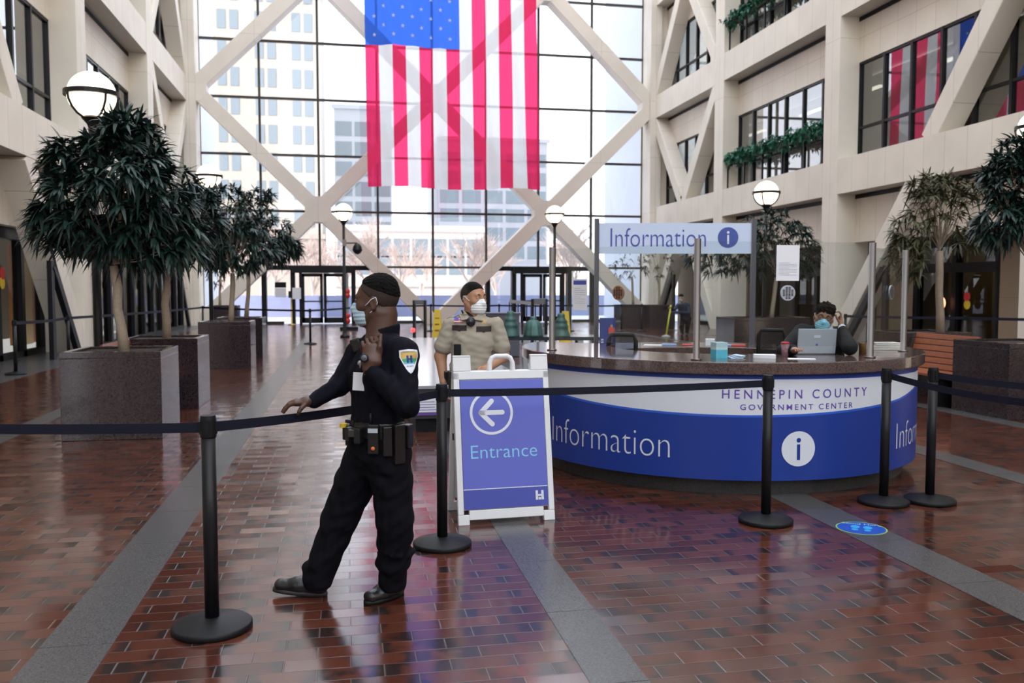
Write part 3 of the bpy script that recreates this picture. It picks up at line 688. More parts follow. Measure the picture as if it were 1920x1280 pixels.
letters('GOVERNMENT CENTER', .062, (g2-g1)*RP, g1, z1, purplet, 'lettering', thin=.0005, sp=1.4)
def info_i(fn, par, r=.138, disc=whiteg, im=navy):
    b = MB(); vs = [fn(0, 0)]+[fn(r*cos(2*pi*k/48), r*sin(2*pi*k/48)) for k in range(48)]
    b.add(vs, [(0, 1+k, 1+(k+1) % 48) for k in range(48)]); d = b.build('information_disc', disc, par)
    b = MB(); s = r/.138
    def rect(x0, x1, y0, y1): b.add([fn2(x0*s, y0*s), fn2(x1*s, y0*s), fn2(x1*s, y1*s), fn2(x0*s, y1*s)], [(0, 1, 2, 3)])
    fn2 = lambda u, v: fn(u, v)+((n0)*.0025)
    rect(-.013, .013, -.088, .035)
    b.add([fn2(0, .068*s)]+[fn2(.018*s*cos(2*pi*k/20), .068*s+.018*s*sin(2*pi*k/20)) for k in range(20)], [(0, 1+k, 1+(k+1) % 20) for k in range(20)])
    b.build('letter_i', im, d)
ti, zi = hit(1497, 841, RP); info_i(curved(ti, zi, RP+.004), fp)
# steel posts and glass screens on the counter
RS = 1.70; pst = [hit(x, 560, RS)[0] for x in (1035, 1307, 1634)]+[hit(1695, 560, RS)[0]+.08]
tops = [2.0, 2.02, 2.0, 1.97]
for th, zt, lb in zip(pst, tops, ('left end of the counter, near the Entrance sign', 'middle of the counter, before the word Information', 'right of the seated person', 'far right end of the counter')):
    p = cyl(th, RS, 1.06); m = MB().lathe([(.045, 0), (.045, .01), (.027, .012), (.027, zt-1.06)], p, 24)
    tag(m.build('screen_post', steel, None, True), 'brushed steel screen post at the '+lb, 'post', 'steel posts on the desk counter')
for (a, b, zt), lb in zip(((pst[0], pst[1], 1.985), (pst[1], pst[2], 2.0), (pst[2], pst[3], 1.96)), ('left of the tall middle steel post', 'between the middle post and the seated person', 'at the right end of the counter')):
    p = cyl(a, RS, 0); q = cyl(b, RS, 0); d = (q-p).normalized(); p += d*.035; q -= d*.035
    m = MB(); m.bar(p+V((0, 0, (1.16+zt)/2)), q+V((0, 0, (1.16+zt)/2)), .01, zt-1.16)
    tag(m.build('glass_screen', gscreen), 'clear glass screen standing on the counter '+lb, 'screen', 'glass screens on the desk')
# speech grilles fixed in the screens
def on_screen(px, py, i, off=-.012):
    p = cyl(pst[i], RS, 0); q = cyl(pst[i+1], RS, 0); d = (q-p).normalized(); nn = V((d.y, -d.x, 0));
    if nn.dot(n0) < 0: nn = -nn
    v = ray(px, py); t = (p-CAMP).dot(nn)/v.dot(nn); c = CAMP+v*t; return c+nn*(-off), d, nn
for px, py, i, mm, lb, nm in ((1162, 549, 0, mat('copper_grille', (.42, .24, .16), .35, .6), 'round copper coloured speech grille in the left glass screen', 0), (1475, 549, 1, mat('grey_grille', (.50, .53, .60), .4, .4), 'round grey speech grille below the posted paper in the glass screen', 0), (1667, 548, 2, mat('steel_grille', (.3, .32, .33), .4, .6), 'round speech grille in the right end glass screen', 0)):
    c, d, nn = on_screen(px, py, i); r = thing('speech_grille', c, lb, 'speech grille', 'speech grilles in the glass')
    m = MB(); rr = .062
    for o, k in ((0, 1), (.012, -1)):
        base = len(m.v); m.v.append(tuple(c+nn*o)); m.v += [tuple(c+nn*o+d*rr*cos(2*pi*a/32)+V((0, 0, rr*sin(2*pi*a/32)))) for a in range(32)]
        for a in range(32): m.f.append((base, base+1+a, base+1+(a+1) % 32)); m.m.append(0)
    for a in range(32): m.f.append((1+a, 1+(a+1) % 32, 34+(a+1) % 32, 34+a)); m.m.append(0)
    m.build('disc', mm, r)
    m = MB()
    for ry in range(-4, 5):
        for cx in (-1.5, -.5, .5, 1.5):
            if (cx*.024)**2+(ry*.011)**2 < .048**2: m.add([c+nn*.0135+d*(cx*.024+sx*.009)+V((0, 0, ry*.011+sz*.0035)) for sx, sz in ((-1, -1), (1, -1), (1, 1), (-1, 1))], [(0, 1, 2, 3)])
    m.build('slots', blackm, r)
def poster(c, d, nn, w, h, label, head=None, lines=12, name='posted_notice', hm=None, m0=paper, lab2=None):
    r = thing(name, c-V((0, 0, h/2)), label, 'notice')
    m = MB().box(c, (w, .002, h), Matrix((d, -nn, V((0, 0, 1)))).transposed()); m.build('sheet', m0, r)
    f = lambda u, v: c+d*u+V((0, 0, v))+nn*.0022
    t = MB()
    if head:
        b = MB(); b.add([f(-w*.44, h*.32), f(w*.44, h*.32), f(w*.44, h*.45), f(-w*.44, h*.45)], [(0, 1, 2, 3)]); b.build('header', hm or signblue2, r)
    rg = random.Random(int(c.x*1000))
    for k in range(lines):
        v = (h*.2 if head else h*.0)-k*h*(.55 if head else .38)/lines
        L = w*.8*(1 if k % 4 else .6); t.add([f(-w*.4, v), f(-w*.4+L, v), f(-w*.4+L, v+h*.008), f(-w*.4, v+h*.008)], [(0, 1, 2, 3)])
    t.build('print_lines', mat('grey_print', (.35, .36, .45), .6), r)
c, d, nn = on_screen(1476, 493, 1); poster(c, d, nn, .195, .285, 'white printed sheet taped on the glass above the seated person', lines=10)
c, d, nn = on_screen(1089, 552, 0); poster(c, d, nn, .165, .275, 'white notice with dark blue header taped on the left glass screen', head=1, lines=8)
# overhead Information sign at the back of the desk
dS = 10.0; sr = thing('information_sign', at(1266, 640, dS)*1, 'long white Information sign with dark blue i disc between two posts above the desk', 'sign')
sr.location.z = .985
A_ = at(1119, 447, dS); B_ = at(1413, 447, dS); B_.z = A_.z; du = (B_-A_).normalized(); nS = V((du.y, -du.x, 0))
for p in (A_, B_): MB().box(V((p.x, p.y, (.985+2.42)/2)), (.05, .06, 2.42-.985), Matrix((du, -nS, V((0, 0, 1)))).transposed()).build('post', mat('dark_grey_post', (.10, .10, .12), .4, .3), sr)
sw = (B_-A_).length-.05; zc = (onz(1266, 447).z*0+(CAMH-(447-540)*dS/FPX)); sh = 57*dS/FPX
Sc = (A_+B_)/2; Sc.z = zc
bd = MB().box(Sc, (sw, .02, sh), Matrix((du, -nS, V((0, 0, 1)))).transposed()).build('sign_board', mat('pale_blue_white_board', (.62, .72, .92), .4, var=.02), sr)
sfn = lambda u0, v0: (lambda u, v: Sc+du*(u0+u)+V((0, 0, v0+v))+nS*.013)
b = MB(); put_text(b, 'Information', .31, sfn(-sw/2+.11, -.095), -.003, width=1.09); b.build('lettering', signblue2, bd)
n0s = n0; n0 = nS; info_i(sfn(sw*.5-.27, 0.01), bd, r=.117, disc=mat('dark_blue_disc', (.06, .10, .38), .4), im=whiteg); n0 = n0s
# items on the counter
def rot3(a): return Matrix.Rotation(a, 3, 'Z')
def small(name, c, label, cat): return thing(name, c, label, cat)
CZT = 1.0605
def onC(px, py): p = onz(px, py, CZT); return p
# laptop
L0 = onC(1530, 664); lp = small('laptop', L0, 'silver laptop open on the counter before the seated person, lid towards us', 'laptop')
ld = (onC(1570, 664)-onC(1492, 664)); ld.z = 0; lw_ = .33; ld.normalize(); ln = V((ld.y, -ld.x, 0)); 
if ln.dot(n0) < 0: ln = -ln
RL = Matrix((ld, -ln, V((0, 0, 1)))).transposed()
silver = mat('silver_plastic', (.52, .55, .62), .4, .15)
MB().box(L0-ln*.12+V((0, 0, .009)), (lw_, .23, .016), RL).build('keyboard_base', silver, lp, bevel=.003)
RT = RL @ Matrix.Rotation(radians(8), 3, 'X')
lid = MB().box(L0+V((0, 0, .115))+ln*.015, (lw_, .008, .215), RT).build('lid', silver, lp, bevel=.003)
MB().box(L0+V((0, 0, .155))+ln*.024, (.055, .006, .022), RT).build('sticker', whiteg, lid)
MB().lathe([(.012, -.004), (.012, .004)], (0, 0, 0), 16)
MB().ball(L0+V((0, 0, .085))+ln*.018, (.010, .006, .010)).build('badge', signblue2, lid)
# cup
c0 = onC(1472, 668); cp = small('paper_cup', c0, 'red and white patterned paper cup left of the laptop', 'cup')
MB().lathe([(.026, 0), (.034, .10), (.0345, .105)], c0, 24).build('cup_body', mat('mottled_cup_print', (.55, .30, .36), .5, var=.9, vscale=45), cp, True)
MB().lathe([(.0295, .045), (.0325, .085)], c0, 24).build('red_sleeve', red, cp, True)
MB().lathe([(.036, .105), (.036, .113), (.030, .122)], c0, 24).build('lid', red, cp, True)
# tissue / mask box
c0 = onC(1348, 671); bx_ = small('tissue_box', c0, 'upright white and aqua box beside the middle steel post', 'box')
MB().box(c0+V((0, 0, .035)), (.105, .09, .07), rot3(.1)-Matrix.Identity(3)*0).build('lower_carton', mat('aqua_print', (.10, .50, .66), .5, var=.2), bx_)
MB().box(c0+V((0, 0, .10)), (.105, .09, .06), rot3(.1)).build('upper_carton', mat('aqua_white_print', (.55, .74, .80), .5, var=.15, vscale=40), bx_)
for px, py, w, dd, h, lb, m in ((1383, 671, .13, .08, .012, 'crumpled pale blue face masks lying right of the aqua box', mat('pale_blue_nonwoven', (.5, .62, .78), .7)), (1433, 671, .17, .11, .03, 'low stack of white cards on the counter left of the cup', paper), (1503, 673, .21, .09, .004, 'flat white sheet on the counter in front of the laptop', paper)):
    c0 = onC(px, py); mm = MB()
    if 'mask' in lb:
        for k in range(3): mm.box(c0+V((k*.02-.02, .01*k, .006+.007*k)), (w*.8, dd, .004), rot3(.4*k) @ Matrix.Rotation(.12, 3, 'X'))
    elif 'stack' in lb:
        for k in range(6): mm.box(c0+V((0, 0, .0025+k*.005)), (w, dd, .0045), rot3(-.4+.03*(k % 3)))
    else: mm.box(c0+V((0, 0, .002)), (w, dd, h), rot3(-.4))
    tag(mm.build({'c': 'face_masks', 'l': 'card_stack', 'f': 'paper_sheet'}[lb[0]], m), lb, {'c': 'face mask', 'l': 'paper', 'f': 'paper'}[lb[0]])
c0 = onC(1617, 664); tag(MB().lathe([(.03, 0), (.03, .09), (.033, .1)], c0, 20).build('pen_cup', mat('amber_glass', (.20, .10, .03), .2), None, True), 'small amber pen cup left of the right steel post', 'cup')
c0 = onC(1655, 655); mm = MB()
for k in range(3): mm.box(c0+V((.01*k, 0, .012+.022*k)), (.26, .18, .02), rot3(-.3+.1*k))
tag(mm.build('paper_tray', mat('white_tray', (.72, .70, .66), .5)), 'stack of white trays and papers behind the right steel post', 'paper')
# things on the back counter
for px, w, h, m, lb, nm in ((1225, .2, .006, paper, 'white leaflets on the back counter left of the steel post', 'leaflet'), (1255, .16, .012, mat('pale_blue_leaflet', (.30, .40, .70), .5), 'blue leaflets fanned on the back counter', 'leaflet'), (1290, .12, .008, mat('red_leaflet', (.6, .05, .05), .5), 'red edged leaflet on the back counter beside the post', 'leaflet'), (1332, .10, .07, paper, 'small white box on the back counter right of the steel post', 'white_box'), (1365, .18, .008, mat('blue_leaflet2', (.25, .45, .75), .5), 'light blue leaflets on the back counter under the sign', 'leaflet'), (1385, .15, .010, mat('red_leaflet', (.6, .05, .05), .5), 'red and white leaflets on the back counter at the right sign post', 'leaflet')):
    th, _ = hit(px, 600, 1.35, True); p = cyl(th, 1.35, .986); tag(MB().box(p+V((0, 0, h/2)), (w, .15, h), rot3(-HD)).build(nm, m), lb, 'leaflet' if nm == 'leaflet' else 'box')
c0 = at(1139, 640, 9.9); c0.z = .985; pr_ = small('blue_poster_stand', c0, 'dark blue poster with a red shirted figure on the back counter', 'poster')
pm = MB().box(c0+V((0, 0, .155)), (.18, .006, .31), Matrix((du, -nS, V((0, 0, 1)))).transposed()).build('poster_board', mat('deep_blue_poster', (.015, .04, .22), .4, var=.4, vscale=12), pr_)
MB().box(c0+du*.045+V((0, 0, .165))+nS*.004, (.07, .004, .07), Matrix((du, -nS, V((0, 0, 1)))).transposed()).build('red_shirt_print', mat('red_print', (.6, .06, .03), .5), pm)
MB().ball(c0+du*.045+V((0, 0, .215))+nS*.004, (.016, .003, .02)).build('face_print', mat('skin_print', (.45, .22, .12), .5), pm)
b = MB(); 
for k in range(3): b.box(c0-du*.06+V((0, 0, .03+k*.018))+nS*.004, (.03, .003, .008), Matrix((du, -nS, V((0, 0, 1)))).transposed())
b.build('white_print', whiteg, pm)
# office chairs inside the ring
def office_chair(px, d, ztop, label, mesh_m):
    c = at(px, 600, d); c.z = 0; r = thing('office_chair', c, label, 'chair', 'mesh office chairs')
    m = MB().box(c+V((0, 0, .62)), (.46, .45, .07), rot3(-HD)).build('seat', blackm, r, bevel=.02)
    bk = MB(); bw = .22; w0 = c-n0*.0+V((0, 0, 0))
    pts = [c+t0*x+n0*(-.0)+V((0, 0, z)) for x, z in ((-.10, .72), (-.135, .85), (-.135, ztop-.06), (-.11, ztop), (.11, ztop), (.135, ztop-.06), (.135, .85), (.10, .72), (-.10, .72))]
    bk.ringtube([p+n0*-.2 for p in pts], .022, 8); f = bk.build('backrest', blackm, r, True)
    MB().add([p+n0*-.2 for p in pts[:-1]], [tuple(range(8))]).build('mesh_panel', mesh_m, f)
    MB().lathe([(.03, .06), (.03, .6)], c, 12).build('gas_column', black, r)
    m = MB()
    for k in range(5): a = 2*pi*k/5; m.bar(c+V((0, 0, .09)), c+V((cos(a)*.28, sin(a)*.28, .07)), .04, .03)
    for k in range(5): a = 2*pi*k/5; m.ball(c+V((cos(a)*.28, sin(a)*.28, .03)), .03, nu=8, nv=6)
    m.build('base', blackm, r)
meshg = glass('grey_chair_mesh', (.28, .29, .31), .05, .2, .4)
office_chair(1163, 8.45, 1.17, 'black framed mesh office chair behind the left part of the counter', meshg)
office_chair(1450, 9.0, 1.19, 'dark blue mesh office chair left of the seated person', meshg)

# ------------------------------------------------------------------ stanchions and belts
def stanchion(x, y, label, big=True):
    r = thing('stanchion', (x, y, 0), label, 'stanchion', 'black barrier posts')
    MB().lathe([(.178, 0), (.186, .006), (.186, .026), (.178, .032), (.06, .058), (.045, .062)], (x, y, 0), 48 if big else 20).build('base', blackm, r, big)
    MB().lathe([(.0335, .05), (.0335, .93)], (x, y, 0), 24).build('post', black, r, True)
    m = MB().lathe([(.035, .925), (.037, .93), (.037, 1.012), (.034, 1.03), (.012, 1.03)], (x, y, 0), 24)
    for a in (0, pi/2): m.box((x, y, .972), (.082, .022, .06), rot3(a))
    m.build('belt_head', blackm, r)
    return V((x, y, 0))
def belt(a, b, za, zb, sag, label, h=.048, cat='belt'):
    a = V((a.x, a.y, za)); b = V((b.x, b.y, zb)); d = (b-a); d.z = 0; d.normalize(); a += d*.036; b -= d*.036; s = V((-d.y, d.x, 0))*.001
    m = MB(); n = 28
    for i in range(n+1):
        t = i/n; p = a.lerp(b, t)-V((0, 0, sag*4*t*(1-t))); tw = s*(1+6*sin(t*5)) if False else s
        for q, z in ((-1, -1), (1, -1), (1, 1), (-1, 1)): m.v.append(tuple(p+s*q+V((0, 0, z*h/2))))
    for i in range(n):
        for k in range(4): m.f.append((4*i+k, 4*i+(k+1) % 4, 4*i+4+(k+1) % 4, 4*i+4+k)); m.m.append(0)
    m.f += [(0, 1, 2, 3), (4*n+3, 4*n+2, 4*n+1, 4*n)]; m.m += [0, 0]
    return tag(m.build('barrier_belt', webbing), label, cat, 'barrier belts')
S1 = stanchion(-.65, 4.30, 'nearest black barrier post, left of the dark uniformed officer')
S2 = stanchion(.58, 5.45, 'black barrier post between the officer and the Entrance sign')
S3 = stanchion(2.86, 5.59, 'black barrier post in front of the white lettering on the desk')
S4 = stanchion(3.99, 5.92, 'left of the two close barrier posts at the right end of the desk')
S5 = stanchion(4.36, 5.89, 'right of the two close barrier posts at the right end of the desk')
eL = at(-330, 560, 4.15); S0 = stanchion(eL.x, eL.y, 'barrier post outside the left edge of the picture')
e4 = at(2120, 560, 5.0); S6 = stanchion(e4.x, e4.y, 'nearer barrier post outside the right edge of the picture')
e5 = at(2150, 560, 5.75); S7 = stanchion(e5.x, e5.y, 'farther barrier post outside the right edge of the picture')
belt(S0, S1, .972, .972, .012, 'black belt running left from the nearest barrier post out of the picture')
belt(S1, S2, .972, .972, .02, 'black belt under the officer\'s outstretched hand')
belt(S2, S3, .972, .972, .012, 'black belt crossing the Entrance sign and the desk lettering')
belt(S4, S6, .972, .93, .05, 'lower black belt running right from the left of the two close posts')
belt(S5, S7, .972, .95, .03, 'upper black belt running right from the right of the two close posts')
far = [(-6.15, 17.9), (-6.0, 20.6)]
q = onz(381, 630); far.append((q.x, q.y)); q = onz(582, 645); far.append((q.x, q.y))
labs = ['far left barrier post at the left edge of the picture', 'barrier post standing before the left slanted column', 'far barrier post beside the third left planter', 'lone far barrier post on the open floor left of the officer']
for x in (702, 808, 936, 1068, 1165, 1203):
    q = onz(x, 621); far.append((q.x, q.y)); labs.append({702: 'far barrier post hidden behind the officer', 808: 'far barrier post between the two officers, by the yellow cone', 936: 'far barrier post beyond the tan officer\'s shoulder', 1068: 'far barrier post seen past the left desk glass', 1165: 'far barrier post before the left far planter', 1203: 'far barrier post between the two far planters'}[x])
pts = [stanchion(x, y, l, False) for (x, y), l in zip(far, labs)]
for k, (a, b) in enumerate(zip(pts[:-1], pts[1:])):
    belt(a, b, .975, .975, .02, 'far belt right of the '+' '.join(labs[k].replace('far ', '', 1).split()[:10]), h=.06)
rp = []
for px, d, lb in ((1585, 20.5, 'far barrier post behind the seated person, by the slanted column'), (1811, 19.2, 'far barrier post in front of the right dark door'), (2010, 18, 'far barrier post outside the right edge, near the beige wall')):
    q = at(px, 600, d); rp.append(stanchion(q.x, q.y, lb, False))
belt(rp[0], rp[1], .975, .975, .01, 'far barrier belt crossing in front of the right storefront door', h=.06); belt(rp[1], rp[2], .975, .975, .01, 'far barrier belt crossing the beige wall at the right edge', h=.06)

# ------------------------------------------------------------------ A-frame Entrance sign
BL = onz(860, 986); BR = onz(1041, 974); TLp = onz(843, 667, 1.155); TRp = onz(1020, 664, 1.155)
U = (BR-BL); Wp = U.length; U.normalize(); tm = (TLp+TRp)/2-(BL+BR)/2; tm -= U*tm.dot(U); Hp = tm.length; Vd = tm.normalized(); Nn = U.cross(Vd).normalized()
if Nn.dot(-cF) < 0: Nn = -Nn
es = thing('entrance_sign', (BL+BR)/2, 'white folding A-frame sign reading Entrance with a left arrow', 'sign')
def S(u, v, w=0): return BL+U*u*Wp+Vd*v*Hp+Nn*w
def slab(mb, u0, u1, v0, v1, w0, w1, T=None):
    T = T or S
    mb.add([T(u0, v0, w0), T(u1, v0, w0), T(u1, v1, w0), T(u0, v1, w0), T(u0, v0, w1), T(u1, v0, w1), T(u1, v1, w1), T(u0, v1, w1)], [(3, 2, 1, 0), (4, 5, 6, 7), (0, 1, 5, 4), (1, 2, 6, 5), (2, 3, 7, 6), (3, 0, 4, 7)])
def aframe(T):
    m = MB()
    for r in ((0, .06, .06, .9), (.94, 1, .06, .9), (0, .115, 0, .06), (.885, 1, 0, .06), (.115, .885, .028, .085), (0, 1, .855, .905), (0, .185, .905, 1), (.815, 1, .905, 1)): slab(m, *r, -.035, 0, T)
    slab(m, .06, .94, .085, .855, -.03, -.012, T)
    hp = [T(.385, .89, -.018), T(.39, .955, -.018), T(.41, .982, -.018), T(.45, .993, -.018), T(.57, .993, -.018), T(.61, .982, -.018), T(.63, .955, -.018), T(.635, .89, -.018)]
    m.ringtube(hp, .017, 10)
    return m
aframe(S).build('front_panel', white_p, es, bevel=.005)
mid = (TLp+TRp)/2; nb = V((Nn.x, Nn.y, 0)).normalized(); off = (mid-(BL+BR)/2).dot(-nb)
def SB(u, v, w=0):
    p = S(u, v, 0); dpt = (p-BL).dot(-nb); q = p-nb*(2*(off-dpt))-nb*.03; return q-Vd*0-nb*w*-1*-1
aframe(SB).build('rear_panel', white_p, es, bevel=.005)
po = MB(); slab(po, .065, .935, .205, .85, -.012, .001); po2 = MB(); slab(po2, .065, .935, .09, .203, -.012, .001)
pb = po.build('poster', signblue, es); po2.build('poster_foot', signblue2, pb)
b = MB(); slab(b, .065, .935, .203, .208, 0, .002); b.build('white_rule', whiteg, pb)
b = MB(); cu_, cv_, rr = .38, .655, .225*Wp
def S2f(u, v): return S(u/Wp, v/Hp, .0025)
for k in range(64):
    a, a2 = 2*pi*k/64, 2*pi*(k+1)/64; o = (cu_*Wp, cv_*Hp)
    b.add([S2f(o[0]+r_*cos(t), o[1]+r_*sin(t)) for r_, t in ((rr, a), (rr, a2), (rr*.88, a2), (rr*.88, a))], [(0, 1, 2, 3)])
def bar2(x0, y0, x1, y1, w):
    d = V((x1-x0, y1-y0, 0)); L = d.length; d.normalize(); n_ = V((-d.y, d.x, 0))*w/2; ps = []
    for k in range(9): a = -pi/2+pi*k/8; ps.append((x1+d.x*w/2*cos(a)+n_.x*sin(a), y1+d.y*w/2*cos(a)+n_.y*sin(a)))
    for k in range(9): a = pi/2+pi*k/8; ps.append((x0+d.x*w/2*cos(a)+n_.x*sin(a), y0+d.y*w/2*cos(a)+n_.y*sin(a)))
    b.add([S2f(*p) for p in ps], [tuple(range(18))])
o = (cu_*Wp, cv_*Hp); r_ = rr
bar2(o[0]-.50*r_, o[1], o[0]+.50*r_, o[1], r_*.22); bar2(o[0]-.50*r_, o[1], o[0]+.02*r_, o[1]+.52*r_, r_*.22); bar2(o[0]-.50*r_, o[1], o[0]+.02*r_, o[1]-.52*r_, r_*.22)
b.build('arrow_symbol', whiteg, pb)
b = MB(); put_text(b, 'Entrance', .135, lambda u, v: S(.135+u/Wp, .385+v/Hp, .0025), -.001, width=.69*Wp); b.build('lettering', cyan, pb)
b = MB()
for r in ((.805, .83, .125, .18), (.865, .89, .125, .18), (.805, .89, .146, .158), (.835, .86, .125, .14)): slab(b, *r, .0015, .003)
b.build('emblem', whiteg, pb)
b = MB(); slab(b, -.02, -.005, .50, .54, -.05, -.03); b.build('hinge', black, es)

# ------------------------------------------------------------------ floor sticker
fc = onz(1615, 991); st = thing('floor_sticker', fc, 'round blue floor sticker with two pale footprints in front of the desk', 'floor sticker')
fc.z = .0035; m = MB().lathe([(.165, 0), (.165, .001)], fc, 40); m.build('rim', mat('lime_rim', (.25, .45, .12), .5), st)
fc.z = .0047; m = MB().lathe([(.155, 0), (.155, .0005)], fc, 40); sb = m.build('disc', mat('sticker_blue', (.01, .07, .45), .4), st)
fc.z = .0055; b = MB()
fw_ = (V((0, 0, 0))-fc); fw_.z = 0; fw_.normalize(); fr_ = V((-fw_.y, fw_.x, 0))
for s_ in (-1, 1):
    for k, (l, rr2, a2) in enumerate(((.02, .036, .03), (-.045, .022, .022))):
        cc = fc-fw_*l*1.1+fr_*s_*.04; b.add([cc]+[cc+fr_*a2*cos(2*pi*q/20)+fw_*rr2*1.1*sin(2*pi*q/20) for q in range(20)], [(0, 1+q, 1+(q+1) % 20) for q in range(20)])
b.build('footprints', mat('sky_blue_print', (.03, .35, .75), .4), sb)
b = MB(); vs, fs = text_geo('Stand Here', .055, 0, 'CENTER'); b.add([fc-fw_*(.095+v[1])+(-fr_)*(-v[0]) if False else fc+(-fw_)*(.085+v[1])+fr_*v[0]*1.0 for v in vs], fs); b.build('lettering', mat('pale_green_print', (.35, .6, .4), .5), sb)

# ------------------------------------------------------------------ security equipment in the middle distance
# low long glossy ledge
q1 = onz(772, 812); L_ = MB(); xx0 = q1.x; led = thing('stone_ledge', (xx0+1.6, 13.5, 0), 'long low dark stone ledge with bright glossy top behind the two officers', 'ledge')
m = MB().lh((xx0, q1.y, .16), (xx0+1.45, q1.y+9.5, .50)); m.build('body', mat('dark_ledge_side', (.05, .045, .05), .3), led)
MB().lh((xx0+.05, q1.y+.06, 0), (xx0+1.4, q1.y+9.4, .16)).build('recessed_foot', blackm, led)
MB().lh((xx0-.01, q1.y-.02, .50), (xx0+1.46, q1.y+9.52, .535)).build('top', mat('glossy_grey_top', (.34, .34, .37), .12), led)
c0 = V((xx0+.17, q1.y-.012, .30)); ns = thing('floor_notice', c0-V((0, 0, .12)), 'white and purple printed panel on the near end of the low ledge', 'notice')
MB().lh((xx0+.04, q1.y-.012, .20), (xx0+.36, q1.y-.002, .44)).build('board', mat('purple_print', (.16, .08, .34), .5), ns)
MB().lh((xx0+.045, q1.y-.016, .235), (xx0+.355, q1.y-.011, .39)).build('white_area', paper, ns)
b = MB()
for k in range(4): b.lh((xx0+.08, q1.y-.018, .26+k*.03), (xx0+.3-.04*(k % 2), q1.y-.0165, .266+k*.03))
b.build('print_lines', purplet, ns)
# table with bells
tb0 = at(925, 600, 15.6); tb1 = at(1130, 600, 15.6); tz = .76
tt = thing('display_table', ((tb0.x+tb1.x)/2, (tb0.y+tb1.y)/2+.4, 0), 'long dark table with grey legs carrying green bronze bell shapes', 'table')
dx = (tb1-tb0); dx.z = 0; Lx = dx.length; dx.normalize(); dn = V((-dx.y, dx.x, 0)); RTb = Matrix((dx, dn, V((0, 0, 1)))).transposed(); tc_ = (tb0+tb1)/2+dn*.4; tc_.z = 0
MB().box(tc_+V((0, 0, tz-.03)), (Lx, .8, .06), RTb).build('table_top', mat('dark_table_top', (.04, .045, .05), .15), tt)
for a in (-.46, -.2, .05, .3, .46):
    for s_ in (-.36, .36): MB().box(tc_+dx*a*Lx+dn*s_+V((0, 0, (tz-.06)/2)), (.10, .08, tz-.06), RTb).build('leg', mat('grey_painted_leg', (.34, .37, .38), .5), tt)
def bell(px, w, h, label, kind=0):
    c = at(px, 600, 15.75); c.z = tz; s_ = w/2
    if kind == 0: prof = [(s_, 0), (s_*.98, .06*h), (s_*.80, .25*h), (s_*.74, .38*h), (s_*.80, .42*h), (s_*.72, .5*h), (s_*.60, .62*h), (s_*.66, .66*h), (s_*.5, .74*h), (s_*.38, .84*h), (s_*.42, .9*h), (s_*.30, h), (s_*.18, h)]
    else: prof = [(s_, 0), (s_*.95, .1*h), (s_*.82, .5*h), (s_*.7, .7*h), (s_*.45, .8*h), (s_*.3, .86*h), (s_*.34, .93*h), (s_*.16, h)]
    m = MB(); n_ = 40; o = len(m.v)
    for r_, z in prof:
        for k in range(n_): a = 2*pi*k/n_; rr = r_*(1+(.05*cos(a*10) if kind else .0)); m.v.append((c.x+rr*cos(a), c.y+rr*sin(a), c.z+z))
    for i in range(len(prof)-1):
        for k in range(n_): a = i*n_+k; b2 = i*n_+(k+1) % n_; m.f.append((a, b2, b2+n_, a+n_)); m.m.append(0)
    m.f.append(tuple(range(n_))[::-1]); m.m.append(0); m.f.append(tuple((len(prof)-1)*n_+k for k in range(n_))); m.m.append(0)
    tag(m.build('bronze_bell', patina, None, True), label, 'sculpture', 'green bronze shapes on the table')
bell(957, .34, .46, 'ribbed green bronze bell shape nearest the tan officer\'s shoulder'); bell(1000, .36, .36, 'fluted green bronze lump in the middle of the display table', 1); bell(1052, .34, .42, 'green bronze bell shape behind the left steel post')
# dark lectern panel, rail with bars, detector arch
c0 = at(943, 600, 21); c0.z = 0
r = thing('dark_counter', c0, 'dark grey counter behind the bell table, right of the tan officer', 'counter'); MB().box(c0+V((0, 0, .52)), (.8, .5, 1.0), RTb).build('body', mat('charcoal_laminate', (.10, .10, .13), .4), r); MB().box(c0+V((0, 0, 1.03)), (.86, .56, .03), RTb).build('top', mat('charcoal_laminate', (.10, .10, .13), .4), r)
for px, lb in ((988, 'dark barred barrier rack beyond the bell table'),):
    a = at(955, 600, 24); bq = at(1012, 600, 24); a.z = bq.z = 0; r = thing('barrier_rack', (a+bq)/2, lb, 'barrier'); m = MB()
    for k in range(8): p = a.lerp(bq, k/7); m.ringtube([p+V((0, 0, .1)), p+V((0, 0, 1.25))], .017, 6)
    m.build('bars', black, r); m = MB(); m.bar(a+V((0, 0, 1.27)), bq+V((0, 0, 1.2)), .06, .09); m.bar(a+V((0, 0, .1)), bq+V((0, 0, .1)), .05, .05); m.build('rail', mat('grey_rail', (.3, .3, .31), .4, .4), r)
    for p in (a, bq): MB().box(p+V((0, 0, .03)), (.08, .5, .06), RTb).build('foot', black, r)
def arch(px, d, w, h, label, light=False):
    c = at(px, 600, d); c.z = 0; r = thing('detector_arch', c, label, 'metal detector', 'walk-through detector arches')
    for s_ in (-1, 1): MB().box(c+dx*s_*w/2+V((0, 0, h/2)), (.07, .35, h), RTb).build('side_panel', blackm, r)
    MB().box(c+V((0, 0, h-.06)), (w, .35, .14), RTb).build('header', mat('charcoal_header', (.13, .14, .16), .4), r)
    if light: MB().ball(c-dx*(w/2+.02)-dn*.19+V((0, 0, .32)), .07).build('red_lamp', mat('red_signal', (1, .04, .04), .4, emit=3), r)
arch(787, 27.5, .34, 1.25, 'small dark scanner arch with a red light between the two officers', True)
arch(1011, 22, .34, 1.36, 'small dark scanner arch beyond the bell table, left of the steel post')
